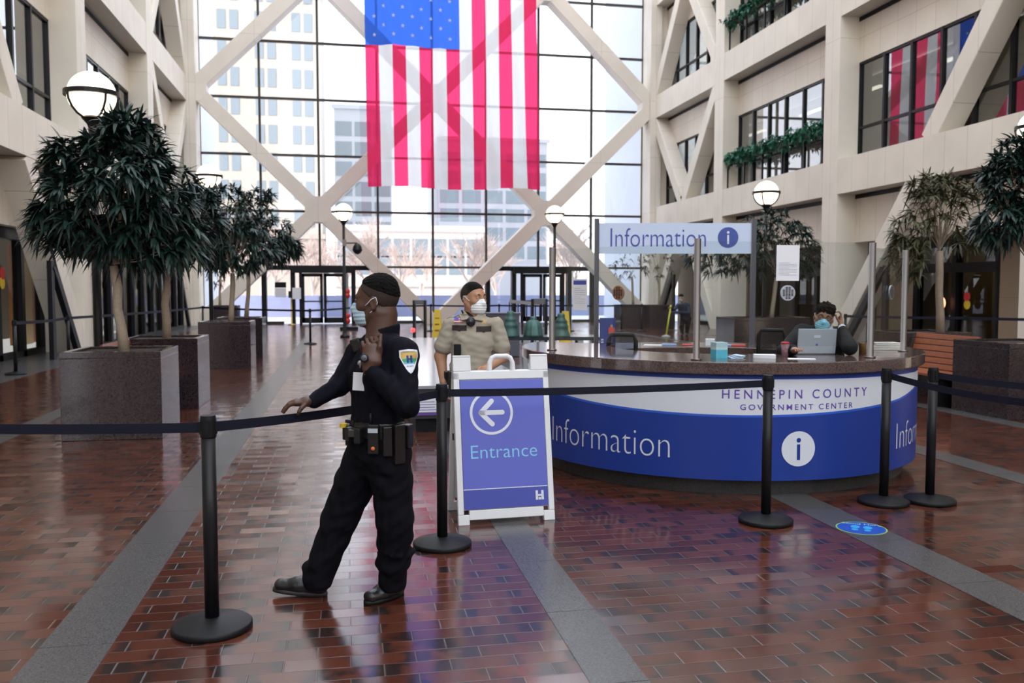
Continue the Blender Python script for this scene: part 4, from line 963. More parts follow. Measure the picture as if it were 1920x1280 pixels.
def cone_sign(px, py, d, h, label):
    c = at(px, py, d); c.z = 0; r = thing('wet_floor_sign', c, label, 'wet floor sign', 'yellow wet floor signs')
    for s_ in (-1, 1):
        m = MB(); a = .16; t = .09; zt = h
        ps = [c+dn*s_*.18-dx*a, c+dn*s_*.18+dx*a, c+dx*t+V((0, 0, zt))+dn*s_*.01, c-dx*t+V((0, 0, zt))+dn*s_*.01]
        m.add(ps+[p+dn*.015*s_ for p in ps], [(0, 1, 2, 3), (7, 6, 5, 4), (0, 4, 5, 1), (1, 5, 6, 2), (2, 6, 7, 3), (3, 7, 4, 0)]); m.build('panel', yellow, r)
    b = MB()
    for k in range(3): z = h*(.3+.2*k); b.box(c-dn*(.205-.19*z/h)+V((0, 0, z)), (.14, .012, .05), RTb)
    b.build('print', mat('dark_yellow_print', (.25, .16, .02), .6), r)
cone_sign(820, 600, 28, .95, 'yellow wet floor sign beside the tan officer\'s left-hand shoulder'); cone_sign(1060, 600, 24, 1.0, 'yellow wet floor sign behind the left steel post')
# rope post with notice by the far door, red cylinders
q = onz(547, 609); r = thing('notice_stand', q, 'brass post with dark head and white notice in front of the far left door', 'sign stand')
MB().lathe([(.17, 0), (.17, .03), (.03, .06), (.03, 1.1), (.03, 1.35)], q, 16).build('post', mat('brass', (.55, .42, .14), .3, .8), r, True)
MB().lh((q.x-.12, q.y-.05, 1.2), (q.x+.04, q.y+.05, 1.5)).build('head', blackm, r)
MB().lh((q.x+.05, q.y-.06, 1.15), (q.x+.42, q.y-.04, 1.65)).build('notice', paper, r)
p = onY(526, 540, YE-.1); r = thing('door_notice', p-V((0, 0, .3)), 'small black and white notice on the pane left of the far left door', 'notice'); MB().lh((p.x-.25, p.y-.02, p.z+.02), (p.x+.25, p.y-.0, p.z+.27)).build('black_half', blackm, r); MB().lh((p.x-.24, p.y-.02, p.z-.42), (p.x+.24, p.y-.0, p.z)).build('white_half', paper, r)
q = onz(652, 618); r = thing('red_light_column', q, 'slim post with red and white lights in front of the far doors', 'signal post')
m = MB().lathe([(.05, 0), (.05, 2.2)], q, 12); m.build('post', mat('grey_post', (.25, .27, .28), .4), r)
for z in (.35, .55, 1.35, 1.5): MB().ball(q+V((0, -.06, z)), (.11, .08, .12)).build('lamp', red, r, True)
MB().lh((q.x-.3, q.y-.3, 0), (q.x+.4, q.y+.3, .12)).build('base', blackm, r)
# signs on the right storefront door and the lobby opposite
for px, py, lb, cm, rr in ((1813, 556, 'red round sticker on the right dark door', red, .12), (1813, 571, 'yellow round sticker under the red one on the right dark door', yellow, .12), (5, 512, 'red round sticker on the left storefront pane', red, .14), (5, 530, 'yellow round sticker on the left storefront pane', yellow, .14)):
    X = XR+1.46 if px > 900 else XL-.88; p = onX(px, py, X); m = MB(); m.add([p]+[p+V((0, rr*cos(2*pi*k/20), rr*sin(2*pi*k/20))) for k in range(20)]+[p+V(((.01 if px > 900 else -.01), rr*cos(2*pi*k/20), rr*sin(2*pi*k/20))) for k in range(20)], [(0, 1+k, 1+(k+1) % 20) for k in range(20)]+[(1+k, 1+(k+1) % 20, 21+(k+1) % 20, 21+k) for k in range(20)])
    tag(m.build('door_sticker', cm), lb, 'sticker', 'round door stickers')
p = onX(1765, 568, XR+1.4); m = MB().ball(p, (.04, .17, .17)); tag(m.build('exit_light', mat('glowing_red_ring', (1, .35, .2), .4, emit=2.0), None, True), 'round glowing red and white sign behind the sparse tree trunk', 'sign')
# black guards at the feet of the slanted columns
for X, s_, lab in ((XL, -1, 'left'), (XR, 1, 'right')):
    for y0, y9 in ((21.5, 23.4), (37.2, 39.0)):
        r = thing('column_guard', (X, y0, 0), 'black triangular guard at the foot of the %s slanted column on the %s side' % ('nearest' if y0 < 30 else 'farther', lab), 'guard')
        a, b2 = sorted((X-s_*.06, X+s_*.04)); MB().lh((a, y0-.10, 0), (b2, y0+.10, 2.25)).build('upright', blackm, r)
        MB().bar((X-s_*.02, y0+.1, 2.15), (X-s_*.02, y9, .0), .20, .12, up=(1, 0, 0)).build('slanted_rail', blackm, r)
# ------------------------------------------------------------------ figures: smooth implicit surfaces meshed in numpy
def nv(a): return np.array([a[0], a[1], a[2]], dtype=np.float32)
class Fig:
    def __init__(s, h): s.h = h; s.p = []
    def ec(s, a, b, ra, rb=None, side=(1, 0, 0), k=.02, sub=False):
        a = V(a); b = V(b); rb = ra if rb is None else rb
        ra = (ra, ra) if not hasattr(ra, '__len__') else ra; rb = (rb, rb) if not hasattr(rb, '__len__') else rb
        s.p.append(('c', a, b, ra, rb, V(side), k, sub)); return s
    def el(s, c, r, R=None, k=.02, sub=False):
        s.p.append(('e', V(c), r, R if R is not None else Matrix.Identity(3), k, sub)); return s
    def bounds(s):
        lo = np.array([1e9]*3); hi = -lo
        for q in s.p:
            if q[-1]: continue
            if q[0] == 'c': m = max(q[3]+q[4]); P = [nv(q[1]), nv(q[2])]
            else: m = max(q[2]); P = [nv(q[1])]
            for x in P: lo = np.minimum(lo, x-m); hi = np.maximum(hi, x+m)
        return lo-.03, hi+.03
    def field(s, lo=None, hi=None):
        h = s.h
        if lo is None: lo, hi = s.bounds()
        n = np.ceil((hi-lo)/h).astype(int)+1; ax = [lo[i]+h*np.arange(n[i]) for i in range(3)]
        D = np.full(n, .5, dtype=np.float32)
        for q in s.p:
            k, sub = q[-2], q[-1]
            if q[0] == 'c': m = max(q[3]+q[4]); a = nv(q[1]); b = nv(q[2]); l = np.minimum(a, b)-m; u = np.maximum(a, b)+m
            else: m = max(q[2]); a = nv(q[1]); l = a-m; u = a+m
            mg = k+4*h; i0 = np.clip(((l-mg-lo)/h).astype(int), 0, n-1); i1 = np.clip(np.ceil((u+mg-lo)/h).astype(int)+1, 1, n)
            if (i1 <= i0).any(): continue
            X = ax[0][i0[0]:i1[0]].astype(np.float32)[:, None, None]; Y = ax[1][i0[1]:i1[1]].astype(np.float32)[None, :, None]; Z = ax[2][i0[2]:i1[2]].astype(np.float32)[None, None, :]
            if q[0] == 'c':
                A = q[2]-q[1]; L = max(A.length, 1e-4); A = A/L; sd_ = q[5]-A*q[5].dot(A)
                if sd_.length < 1e-3: sd_ = V((0, 1, 0))-A*A.y
                sd_.normalize(); T = A.cross(sd_)
                x = X-a[0]; y = Y-a[1]; z = Z-a[2]
                t = x*A.x+y*A.y+z*A.z; tcl = np.clip(t/L, 0, 1); e = t-tcl*L
                u_ = x*sd_.x+y*sd_.y+z*sd_.z; w_ = x*T.x+y*T.y+z*T.z
                rx = q[3][0]+(q[4][0]-q[3][0])*tcl; ry = q[3][1]+(q[4][1]-q[3][1])*tcl; rm = np.minimum(rx, ry)
                d = (np.sqrt((u_/rx)**2+(w_/ry)**2+(e/rm)**2)-1)*rm
            else:
                R = q[3]; c0, c1, c2 = [R.col[i] for i in range(3)]; r = q[2]
                x = X-a[0]; y = Y-a[1]; z = Z-a[2]
                d = (np.sqrt(((x*c0.x+y*c0.y+z*c0.z)/r[0])**2+((x*c1.x+y*c1.y+z*c1.z)/r[1])**2+((x*c2.x+y*c2.y+z*c2.z)/r[2])**2)-1)*min(r)
            S_ = D[i0[0]:i1[0], i0[1]:i1[1], i0[2]:i1[2]]
            if sub:
                d = -d; hh = np.clip(.5-.5*(S_-d)/k, 0, 1); S_[...] = S_+(d-S_)*hh+k*hh*(1-hh)
            else:
                hh = np.clip(.5+.5*(d-S_)/k, 0, 1); S_[...] = d+(S_-d)*hh-k*hh*(1-hh)
        return D, lo, ax
def surf(D, lo, h):
    s = D < 0; nx, ny, nz = D.shape
    c = np.zeros((nx-1, ny-1, nz-1), np.int8)
    for i in (0, 1):
        for j in (0, 1):
            for k in (0, 1): c += s[i:nx-1+i, j:ny-1+j, k:nz-1+k]
    act = np.argwhere((c > 0) & (c < 8)); idx = np.full(c.shape, -1, np.int64); idx[act[:, 0], act[:, 1], act[:, 2]] = np.arange(len(act))
    acc = np.zeros((len(act), 3)); cnt = np.zeros(len(act))
    cor = [(i, j, k) for i in (0, 1) for j in (0, 1) for k in (0, 1)]
    for a in cor:
        for b in cor:
            if sum(b)-sum(a) == 1 and all(y >= x for x, y in zip(a, b)):
                va = D[act[:, 0]+a[0], act[:, 1]+a[1], act[:, 2]+a[2]]; vb = D[act[:, 0]+b[0], act[:, 1]+b[1], act[:, 2]+b[2]]
                m = (va < 0) != (vb < 0); t = np.where(m, va/np.where(m, va-vb, 1), 0)
                for q in range(3): acc[:, q] += np.where(m, a[q]+t*(b[q]-a[q]), 0)
                cnt += m
    vs = lo+(act+acc/cnt[:, None])*h; F = []
    for ax_ in range(3):
        sl0 = [slice(None)]*3; sl1 = [slice(None)]*3; sl0[ax_] = slice(0, -1); sl1[ax_] = slice(1, None)
        A = s[tuple(sl0)]; B = s[tuple(sl1)]; o1, o2 = [q for q in range(3) if q != ax_]
        e = np.argwhere(A != B); ok = (e[:, o1] > 0) & (e[:, o2] > 0) & (e[:, o1] < D.shape[o1]-1) & (e[:, o2] < D.shape[o2]-1); e = e[ok]
        def I(d1, d2): g = e.copy(); g[:, o1] += d1; g[:, o2] += d2; return idx[g[:, 0], g[:, 1], g[:, 2]]
        q = np.stack([I(-1, -1), I(0, -1), I(0, 0), I(-1, 0)], 1); inside = A[e[:, 0], e[:, 1], e[:, 2]]
        if ax_ == 1: inside = ~inside
        q[~inside] = q[~inside][:, ::-1]; F.append(q)
    return vs, np.concatenate(F)
def mesh_np(name, vs, F, m, parent, smooth=True, midx=None):
    me = bpy.data.meshes.new(name); off = root_loc(parent); vs = vs-np.array(off)
    me.vertices.add(len(vs)); me.vertices.foreach_set('co', vs.astype(np.float32).ravel())
    me.loops.add(4*len(F)); me.loops.foreach_set('vertex_index', F.astype(np.int32).ravel())
    me.polygons.add(len(F)); me.polygons.foreach_set('loop_start', np.arange(0, 4*len(F), 4, dtype=np.int32))
    for q in (m if isinstance(m, (list, tuple)) else [m]): me.materials.append(q)
    me.update(calc_edges=True)
    if midx is not None: me.polygons.foreach_set('material_index', midx.astype(np.int32))
    me.polygons.foreach_set('use_smooth', [smooth]*len(F)); me.validate(); me.update()
    o = bpy.data.objects.new(name, me); COL.objects.link(o); o.parent = parent; return o
def folds(ax, amp, f=1.0, seed=0, squash=(1, 1, 1)):
    X, Y, Z = np.meshgrid(ax[0]*squash[0], ax[1]*squash[1], ax[2]*squash[2], indexing='ij', sparse=True)
    r = np.random.RandomState(seed); o = 0
    w = .5*np.sin(17*f*X+9*f*Z+r.rand()*6)+.5*np.sin(13*f*Y-11*f*Z+r.rand()*6)
    for a in range(4):
        d = r.randn(3); d /= np.linalg.norm(d); fr = f*(34+26*a); o = o+np.sin(fr*(d[0]*X+d[1]*Y+d[2]*Z*1.3)+1.8*w+r.rand()*6)/(1+.5*a)
    return (amp*o*.5).astype(np.float32)
def fig_mesh(fig, name, m, parent, amp=0, f=1, seed=0, cut=None, **k):
    D, lo, ax = fig.field()
    if amp: D += folds(ax, amp, f, seed)
    if cut is not None:
        X, Y, Z = np.meshgrid(*ax, indexing='ij', sparse=True); D = np.maximum(D, cut(X, Y, Z).astype(np.float32))
    vs, F = surf(D, lo, fig.h); return mesh_np(name, vs, F, m, parent, **k)
def frame3(F, U=(0, 0, 1)):
    F = V(F).normalized(); U = V(U); U = (U-F*U.dot(F)).normalized(); R = F.cross(U).normalized(); return Matrix((R, F, U)).transposed()
def head(fig, c, M, sc=1.0, body=True):
    """M columns: right, forward, up of the head"""
    P = lambda x, y, z: V(c)+M @ V((x*sc, y*sc, z*sc)); r = lambda *a: tuple(q*sc for q in a)
    rt, fw, up = M.col[0], M.col[1], M.col[2]
    fig.el(P(0, -.012, .032), r(.074, .097, .090), M, k=.02)
    fig.el(P(0, .030, -.018), r(.062, .064, .088), M, k=.03)
    fig.ec(P(0, .005, -.060), P(0, .062, -.096), r(.052, .040), r(.026, .022), side=rt, k=.03)
    fig.ec(P(-.055, .012, -.055), P(-.03, .055, -.092), .016*sc, .016*sc, k=.025); fig.ec(P(.055, .012, -.055), P(.03, .055, -.092), .016*sc, .016*sc, k=.025)
    fig.ec(P(0, .088, .018), P(0, .107, -.020), .008*sc, .013*sc, k=.014)
    for s_ in (-1, 1): fig.el(P(s_*.013, .100, -.026), r(.009, .010, .008), M, k=.008)
    fig.ec(P(-.036, .078, .030), P(.036, .078, .030), .011*sc, .011*sc, k=.018)
    for s_ in (-1, 1):
        fig.el(P(s_*.032, .096, .010), r(.017, .014, .011), M, k=.012, sub=True)
        fig.el(P(s_*.032, .078, .010), r(.0145, .0135, .0125), M, k=.004)
        fig.el(P(s_*.042, .062, -.020), r(.022, .020, .020), M, k=.03)
        fig.el(P(s_*.079, -.008, -.004), r(.009, .019, .031), M, k=.010)
        fig.el(P(s_*.088, -.004, .000), r(.006, .010, .016), M, k=.006, sub=True)
        fig.el(P(s_*.080, -.004, -.030), r(.008, .010, .010), M, k=.006)
    fig.ec(P(-.022, .088, -.054), P(.022, .088, -.054), .008*sc, .008*sc, k=.010)
    fig.ec(P(-.020, .085, -.066), P(.020, .085, -.066), .009*sc, .009*sc, k=.008)
    fig.el(P(0, .080, -.094), r(.016, .014, .014), M, k=.02)
    return P
def eyes(P, M, sc, root, iris=(.03, .015, .01), skin=None):
    for s_ in (-1, 1):
        e = MB().ball(P(s_*.032, .0805, .010), .0125*sc, nu=16, nv=12).build('eye', mat('eye_white', (.65, .62, .60), .2), root, True)
        MB().ball(P(s_*.032, .0905, .010), (.0052*sc, .0035*sc, .0052*sc), M, nu=12, nv=8).build('iris', mat('dark_iris', iris, .15), e, True)
        if skin:
            MB().ringtube([P(s_*.032+dx, .0925-abs(dx)*.45, .0155-abs(dx)*.25) for dx in (-.015, -.008, 0, .008, .015)], .0035*sc, 6).build('eyelid', skin, root, True)
        MB().ringtube([P(s_*.018, .0945, .031), P(s_*.030, .0935, .036), P(s_*.046, .081, .032)], [.0035*sc, .004*sc, .002*sc], 6, flat=.8).build('eyebrow', mat('black_hair', (.005, .0045, .0045), .8, 0, .15, bump=.8, bscale=220), root, True)
def mask(c, M, sc, m, root, h, drop=0.0):
    P = lambda x, y, z: V(c)+M @ V((x*sc, y*sc, z*sc))
    f = Fig(h); r = lambda *a: tuple(q*sc for q in a)
    f.el(P(0, .052, -.048), r(.061, .064, .064), M, k=.02); f.el(P(0, .040, -.085), r(.055, .058, .036), M, k=.03); f.ec(P(0, .098, -.002), P(0, .113, -.028), .012*sc, .016*sc, k=.02)
    rt, fw, up = [nv(M.col[i]) for i in range(3)]; o = nv(c)
    def cut(X, Y, Z):
        a = lambda d: (X-o[0])*d[0]+(Y-o[1])*d[1]+(Z-o[2])*d[2]
        z = a(up)/sc; y = a(fw)/sc; x = a(rt)/sc
        top = z-(.004-.30*np.abs(x)); bot = -.118-z+.2*np.abs(x); back = .040-y+0*np.abs(x)
        return np.maximum(np.maximum(top, bot), back)*sc
    D, lo, ax = f.field(); X, Y, Z = np.meshgrid(*ax, indexing='ij', sparse=True)
    z = ((X-o[0])*up[0]+(Y-o[1])*up[1]+(Z-o[2])*up[2])/sc; D = D+(.0014*np.sin(z*330)).astype(np.float32)
    D = np.maximum(D, cut(X, Y, Z).astype(np.float32)); vs, F = surf(D, lo, h); mk = mesh_np('face_mask', vs, F, m, root)
    b = MB()
    for s_ in (-1, 1):
        b = MB(); b.ringtube([P(s_*.056, .050, -.022), P(s_*.074, .025, -.008), P(s_*.083, .0, .014), P(s_*.084, -.022, .022), P(s_*.082, -.028, -.005), P(s_*.080, -.012, -.030), P(s_*.072, .015, -.052), P(s_*.053, .045, -.070)], .0022*sc, 6); b.build('ear_loop', whiteg, mk, True)
    return mk
def hair(c, M, sc, m, root, h, parts, cutf, amp=.003, f=3):
    P = lambda x, y, z: V(c)+M @ V((x*sc, y*sc, z*sc)); fg = Fig(h)
    for (x, y, z), r in parts: fg.el(P(x, y, z), tuple(q*sc for q in r), M, k=.012)
    rt, fw, up = [nv(M.col[i]) for i in range(3)]; o = nv(c)
    def cut(X, Y, Z):
        a = lambda d: ((X-o[0])*d[0]+(Y-o[1])*d[1]+(Z-o[2])*d[2])/sc
        return cutf(a(rt), a(fw), a(up))*sc
    return fig_mesh(fg, 'hair', m, root, amp=amp, f=f, cut=cut)
def finger(f, pts, r, k=.004):
    for i in range(len(pts)-1):
        a, b = r*(1-.12*i), r*(1-.12*(i+1)); f.ec(pts[i], pts[i+1], a, b, k=k if i == 0 else .003)
def shoe(name, heel, toe, up, root, m, sole, h=.005, w=.047):
    heel = V(heel); toe = V(toe); d = (toe-heel); L = d.length; d.normalize(); u = V(up); u = (u-d*u.dot(d)).normalized(); s_ = d.cross(u)
    f = Fig(h); f.ec(heel+d*.045+u*.052, heel+d*L*.55+u*.045, (.042, .052), (w*.95, .043), side=s_, k=.03)
    f.ec(heel+d*L*.5+u*.040, toe-d*.04+u*.036, (w*.98, .040), (w*.86, .032), side=s_, k=.02); f.ec(heel+d*.05+u*.07, heel+d*.065+u*.125, .044, .046, side=s_, k=.03)
    o, un = nv(heel), nv(u); ob = fig_mesh(f, name, m, root, amp=.0008, f=2, cut=lambda X, Y, Z: -((X-o[0])*un[0]+(Y-o[1])*un[1]+(Z-o[2])*un[2]-.018))
    mb = MB(); n = 14; prof = []
    for k in range(2*n):
        a = 2*pi*k/(2*n); cx = L/2+cos(a)*L*.5; ww = w*(.80+.22*(1+cos(a))/2)*(1 if True else 1); prof.append(heel+d*cx+s_*sin(a)*ww*min(1, 1.25*abs(sin(a))**-.25 if abs(sin(a)) > .05 else 1))
    lo = len(prof); mb.add([p+u*.001+d*(0) for p in prof]+[p+u*.022 for p in prof]+[p+u*.030 for p in [q*.04+(heel+d*L/2)*0+q*.96 for q in prof]], [tuple(range(lo))[::-1]]+[(k, (k+1) % lo, lo+(k+1) % lo, lo+k) for k in range(lo)]+[tuple(lo+k for k in range(lo))])
    mb.build('sole', sole, ob, True)
    lc = MB()
    for k in range(4): t = .42+.07*k; lc.ringtube([heel+d*L*t+s_*.022+u*(.083-.04*(t-.4)*2), heel+d*L*t+u*(.090-.04*(t-.4)*2), heel+d*L*t-s_*.022+u*(.083-.04*(t-.4)*2)], .003, 5)
    lc.build('laces', blackm, ob, True)
    return ob
def drape(bvh, org, c, ud, vd, dirn, uv, off=.002):
    o = V(c)+ud*uv[0]+vd*uv[1]-dirn*.35; h = bvh.ray_cast(o-org, dirn, .8)
    p = (h[0]+org) if h[0] is not None else V(c)+ud*uv[0]+vd*uv[1]
    return p-dirn*off
def bvh_of(o): me = o.data; return BVHTree.FromPolygons([v.co.copy() for v in me.vertices], [tuple(p.vertices) for p in me.polygons])
def decal(name, parent, src_bvh, org, c, ud, vd, dirn, inside, w, h, n, mats, colf, off=.002):
    m = MB(); ids = {}
    nx, ny = n, int(n*h/w)
    for j in range(ny):
        for i in range(nx):
            u, v = (i+.5)/nx*2-1, (j+.5)/ny*2-1
            if not inside(u, v): continue
            q = []
            for a, b in ((i, j), (i+1, j), (i+1, j+1), (i, j+1)):
                if (a, b) not in ids: ids[(a, b)] = len(m.v); m.v.append(tuple(drape(src_bvh, org, c, ud, vd, dirn, ((a/nx-.5)*w, (b/ny-.5)*h), off)))
                q.append(ids[(a, b)])
            m.f.append(tuple(q)); m.m.append(colf(u, v))
    return m.build(name, mats, parent, smooth=True)

skinA = mat('deep_brown_skin', (.078, .034, .021), .45, var=.08, vscale=20)
skinB = mat('light_tan_skin', (.42, .22, .13), .5, var=.06, vscale=20)
skinC = mat('warm_tan_skin', (.36, .18, .11), .5, var=.06, vscale=20)
navyc = mat('blue_black_uniform_cloth', (.0048, .005, .010), .75, var=.2, vscale=12, bump=.25, bscale=500)
navyt = mat('blue_black_trouser_cloth', (.0042, .0042, .007), .8, var=.2, vscale=12, bump=.25, bscale=500)
tanc = mat('tan_uniform_cloth', (.36, .32, .26), .8, var=.05, vscale=10, bump=.2, bscale=500)
brown = mat('dark_brown_trim_cloth', (.045, .035, .035), .8)
suitc = mat('dark_charcoal_suit', (.02, .022, .026), .8)
hairm = mat('black_hair', (.005, .0045, .0045), .8, 0, .15, bump=.8, bscale=220)
for q_ in (navyc, navyt, suitc, brown, tanc): q_.node_tree.nodes['Principled BSDF'].inputs['Specular IOR Level'].default_value = .12
leather = mat('black_leather', (.010, .010, .011), .3, bump=.2, bscale=90)
maskb = mat('pale_blue_mask', (.42, .58, .68), .8); maskw = mat('white_mask', (.80, .82, .84), .8); maskc = mat('cyan_mask', (.30, .68, .85), .8)

# ------------------------------------------------------------------ the officer in dark uniform
def officer_dark():
    D0 = 4.56; A = lambda x, y, dd=0.0: at(x, y, D0+dd)
    f_ = (cR*-.8-V((cF.x, cF.y, 0)).normalized()*.6).normalized(); f_.z = 0; f_.normalize(); Lf = V((0, 0, 1)).cross(f_)   # chest direction, his left
    fl = V((cF.x, cF.y, 0)).normalized()
    root = thing('person', onz(712, 1128), 'officer in black uniform and pale blue mask walking left, hand on the belt barrier', 'person')
    org = root_loc(root)
    hc = A(705, 566, .0); HM = frame3(cR*-1.0+fl*.10+V((0, 0, -.05)), V((0, 0, 1))+cR*.06); hs = 1.08
    shL, shR = A(757, 661, -.12), A(676, 658, .13); elL = A(762, 758, -.20); wrL = A(692, 692, -.225)
    elR = A(637, 722, .10); wrR = A(585, 753, .03)
    nk = A(718, 640, .0)
    b = Fig(.0042)
    P = head(b, hc, HM, hs)
    b.ec(A(722, 590, .0), A(716, 650, .0), (.060, .062), (.066, .066), side=Lf, k=.03)
    b.ec(A(712, 660), A(706, 790), (.15, .095), (.13, .09), side=Lf, k=.03); b.ec(A(706, 790), A(706, 850), (.13, .09), (.13, .09), side=Lf, k=.03)
    b.ec(shL, shR, .045, .045, k=.03)
    b.ec(shL, elL, .045, .038, k=.02); b.ec(elL, wrL, .037, .026, k=.02); b.ec(shR, elR, .045, .038, k=.02); b.ec(elR, wrR, .037, .026, k=.02)
    for hp, kn, an, tp in ((A(728, 835, -.05), A(741, 985, -.05), A(736, 1080, .02), None), (A(692, 835, .07), A(640, 965, .07), A(594, 1078, .06), None)):
        b.ec(hp, kn, .075, .052, k=.03); b.ec(kn, an, .052, .036, k=.02); b.ec(an, an+V((0, 0, -.04))-cR*.03, .034, .03, k=.02)
    # thick neck
    b.ec(A(716, 590, .0), A(713, 650, .0), (.064, .070), (.078, .078), side=Lf, k=.03)
    # left hand curled at the collar
    palm = A(697, 662, -.225)
    b.ec(wrL, A(696, 676, -.225), (.032, .026), (.046, .028), side=cR*.9+cU*.3, k=.015)
    b.ec(A(696, 678, -.225), A(699, 652, -.20), (.048, .028), (.050, .026), side=cR, k=.015)
    kx = [(683, 651), (691, 645), (700, 641), (708, 640)]
    for i, (x, y) in enumerate(kx):
        finger(b, [A(x, y, -.205), A(x-3, y-9+i, -.170), A(x-5, y-2+i, -.135), A(x-4, y+8, -.125)], .0125-.0006*(3-i))
    finger(b, [A(706, 668, -.215), A(712, 650, -.225), A(713, 638, -.22), A(714, 628, -.21)], .0135)
    # right hand resting on the belt
    b.ec(wrR, A(575, 752, .02), (.030, .026), (.038, .025), side=fl, k=.015)
    b.ec(A(577, 752, .02), A(555, 755, .01), (.040, .024), (.044, .019), side=fl, k=.015)
    for i, (dd, L) in enumerate(((-.022, 1.0), (.0, 1.1), (.022, 1.0), (.042, .82))):
        x0, y0 = 556, 755-i*1.5
        finger(b, [A(x0, y0, dd+.005), A(x0-13*L, y0+4, dd), A(x0-20*L, y0+11, dd), A(x0-24*L, y0+18, dd)], .0118)
    finger(b, [A(572, 758, -.015), A(565, 765, -.035), A(561, 771, -.04), A(559, 776, -.035)], .0135)
    fig_mesh(b, 'body', skinA, root)
    eyes(P, HM, hs, root, skin=skinA)
    hair(hc, HM, hs, hairm, root, .004, [((0, -.014, .036), (.082, .104, .099)), ((0, -.028, .074), (.074, .080, .064)), ((0, -.070, .045), (.062, .044, .064))],
         lambda x, y, z: np.maximum(.066+.55*y*(y > 0)+.42*y*(y <= 0)-z, y-.052-.25*(z-.09)), amp=.0030, f=9)
    hair(hc, HM, hs, mat('faded_short_hair', (.030, .015, .011), .8), root, .004, [((0, -.013, .032), (.0800, .1030, .0960))],
         lambda x, y, z: np.maximum(np.maximum(.015+.9*y-z, -.045-z), y-.058), amp=.0004, f=8)
    mask(hc, HM, hs, maskb, root, .004)
    # shirt
    s = Fig(.005)
    s.ec(A(707, 792), A(709, 700), (.168, .118), (.182, .128), side=Lf, k=.03); s.ec(A(709, 705), A(714, 655), (.180, .128), (.150, .095), side=Lf, k=.05)
    s.ec(A(708, 786), A(708, 812), (.165, .118), (.165, .120), side=Lf, k=.02)
    s.ec(shL+V((0, 0, -.01)), A(722, 640, -.02), .066, .056, k=.04); s.ec(shR+V((0, 0, -.015)), A(708, 640, .03), .062, .052, k=.04)
    s.ec(shL, elL, .074, .060, k=.035); s.ec(elL, wrL+(elL-wrL)*.10, .062, .042, k=.03)
    s.ec(shR, elR, .066, .056, k=.03); s.ec(elR, wrR+(elR-wrR)*.02, .056, .040, k=.025)
    sh = fig_mesh(s, 'shirt', navyc, root, amp=.0062, f=1.25, seed=3)
    cl = Fig(.005); cl.ec(A(717, 646, .005), A(722, 613, .0), (.084, .086), (.077, .079), side=Lf, k=.02); cl.ec(A(720, 622, .0), A(722, 585, .0), .071, .071, k=.008, sub=True)
    fig_mesh(cl, 'collar', navyc, sh, amp=.001, f=1, cut=lambda X, Y, Z: Z-(A(722, 612).z+((X-A(722, 606).x)*.25)))
    # trousers
    t = Fig(.0055)
    t.ec(A(708, 806), A(708, 850), (.165, .120), (.170, .130), side=Lf, k=.03)
    t.ec(A(729, 850, -.05), A(741, 985, -.05), .116, .092, k=.03); t.ec(A(741, 985, -.05), A(736, 1086, .02), .090, .076, k=.03)
    t.ec(A(690, 850, .05), A(638, 970, .06), .120, .094, k=.03); t.ec(A(638, 970, .06), A(596, 1084, .05), .092, .078, k=.03)
    t.el(A(738, 1056, .0), (.078, .078, .03), k=.02); t.el(A(592, 1060, .05), (.072, .078, .035), k=.02); t.el(A(744, 1036, -.02), (.08, .08, .02), k=.02)
    tz = .055
    fig_mesh(t, 'trousers', navyt, root, amp=.0075, f=1.15, seed=8, cut=lambda X, Y, Z: tz-Z)
    # duty belt and gear
    g = Fig(.005); g.ec(A(708, 797), A(708, 812), (.174, .128), (.174, .130), side=Lf, k=.01)
    zt, zb = A(708, 786).z, A(708, 817).z
    bt = fig_mesh(g, 'duty_belt', leather, root, cut=lambda X, Y, Z: np.maximum(Z-zt, zb-Z))
    cen = A(708, 805)
    def gear(ang, z0, w, h, dp, name, m, extra=0):
        a = radians(ang); dr = f_*cos(a)+Lf*sin(a); pos = cen+f_*cos(a)*(.130+dp/2)+Lf*sin(a)*(.176+dp/2); pos.z = cen.z+z0
        tg = V((0, 0, 1)).cross(dr); R = Matrix((tg, dr, V((0, 0, 1)))).transposed(); o = MB().box(pos, (w, dp, h), R).build(name, m, bt, bevel=.006); return pos, dr, tg, R
    p_, dr, tg, R = gear(48, -.02, .055, .15, .035, 'radio', leather)
    o = [c for c in bt.children][-1]
    MB().box(p_+V((0, 0, .045))+dr*.019, (.05, .004, .022), R).build('radio_label', mat('pale_label', (.45, .52, .58), .5), o)
    MB().ball(p_+V((0, 0, -.045))+dr*.019, (.010, .006, .010)).build('orange_mark', mat('orange_mark', (.8, .16, .03), .5), o)
    MB().ringtube([p_+V((0, 0, .07))-tg*.015, p_+V((0, 0, .13))-tg*.015], .007, 8).build('antenna', blackm, o, True)
    for a, z, w, h, nm in ((72, -.03, .045, .15, 'holster'), (95, -.05, .06, .20, 'holster'), (20, -.01, .04, .08, 'pouch'), (-5, -.01, .045, .07, 'pouch'), (-28, -.01, .05, .08, 'pouch'), (-62, -.03, .045, .14, 'flashlight_pouch'), (-80, -.01, .05, .12, 'pouch'), (125, -.02, .06, .12, 'pouch')): gear(a, z, w, h, .04, nm, leather)
    q = A(644, 797, -.02); MB().lathe([(.02, -.01), (.02, .01)], q, 14).build('yellow_ring', yellow, bt)
    q = cen+f_*.145+Lf*.02; MB().box(q+V((0, 0, .0)), (.05, .05, .04), R).build('buckle', mat('dark_chrome', (.10, .10, .11), .2, .8), bt, bevel=.004)
    MB().box(A(697, 826, -.15), (.006, .006, .05)).build('key_tag', mat('brass_key', (.5, .4, .12), .3, .8), bt)
    # shoes
    shoe('left_shoe', onz(757, 1112), onz(683, 1135), (0, 0, 1), root, leather, blackm, w=.050)
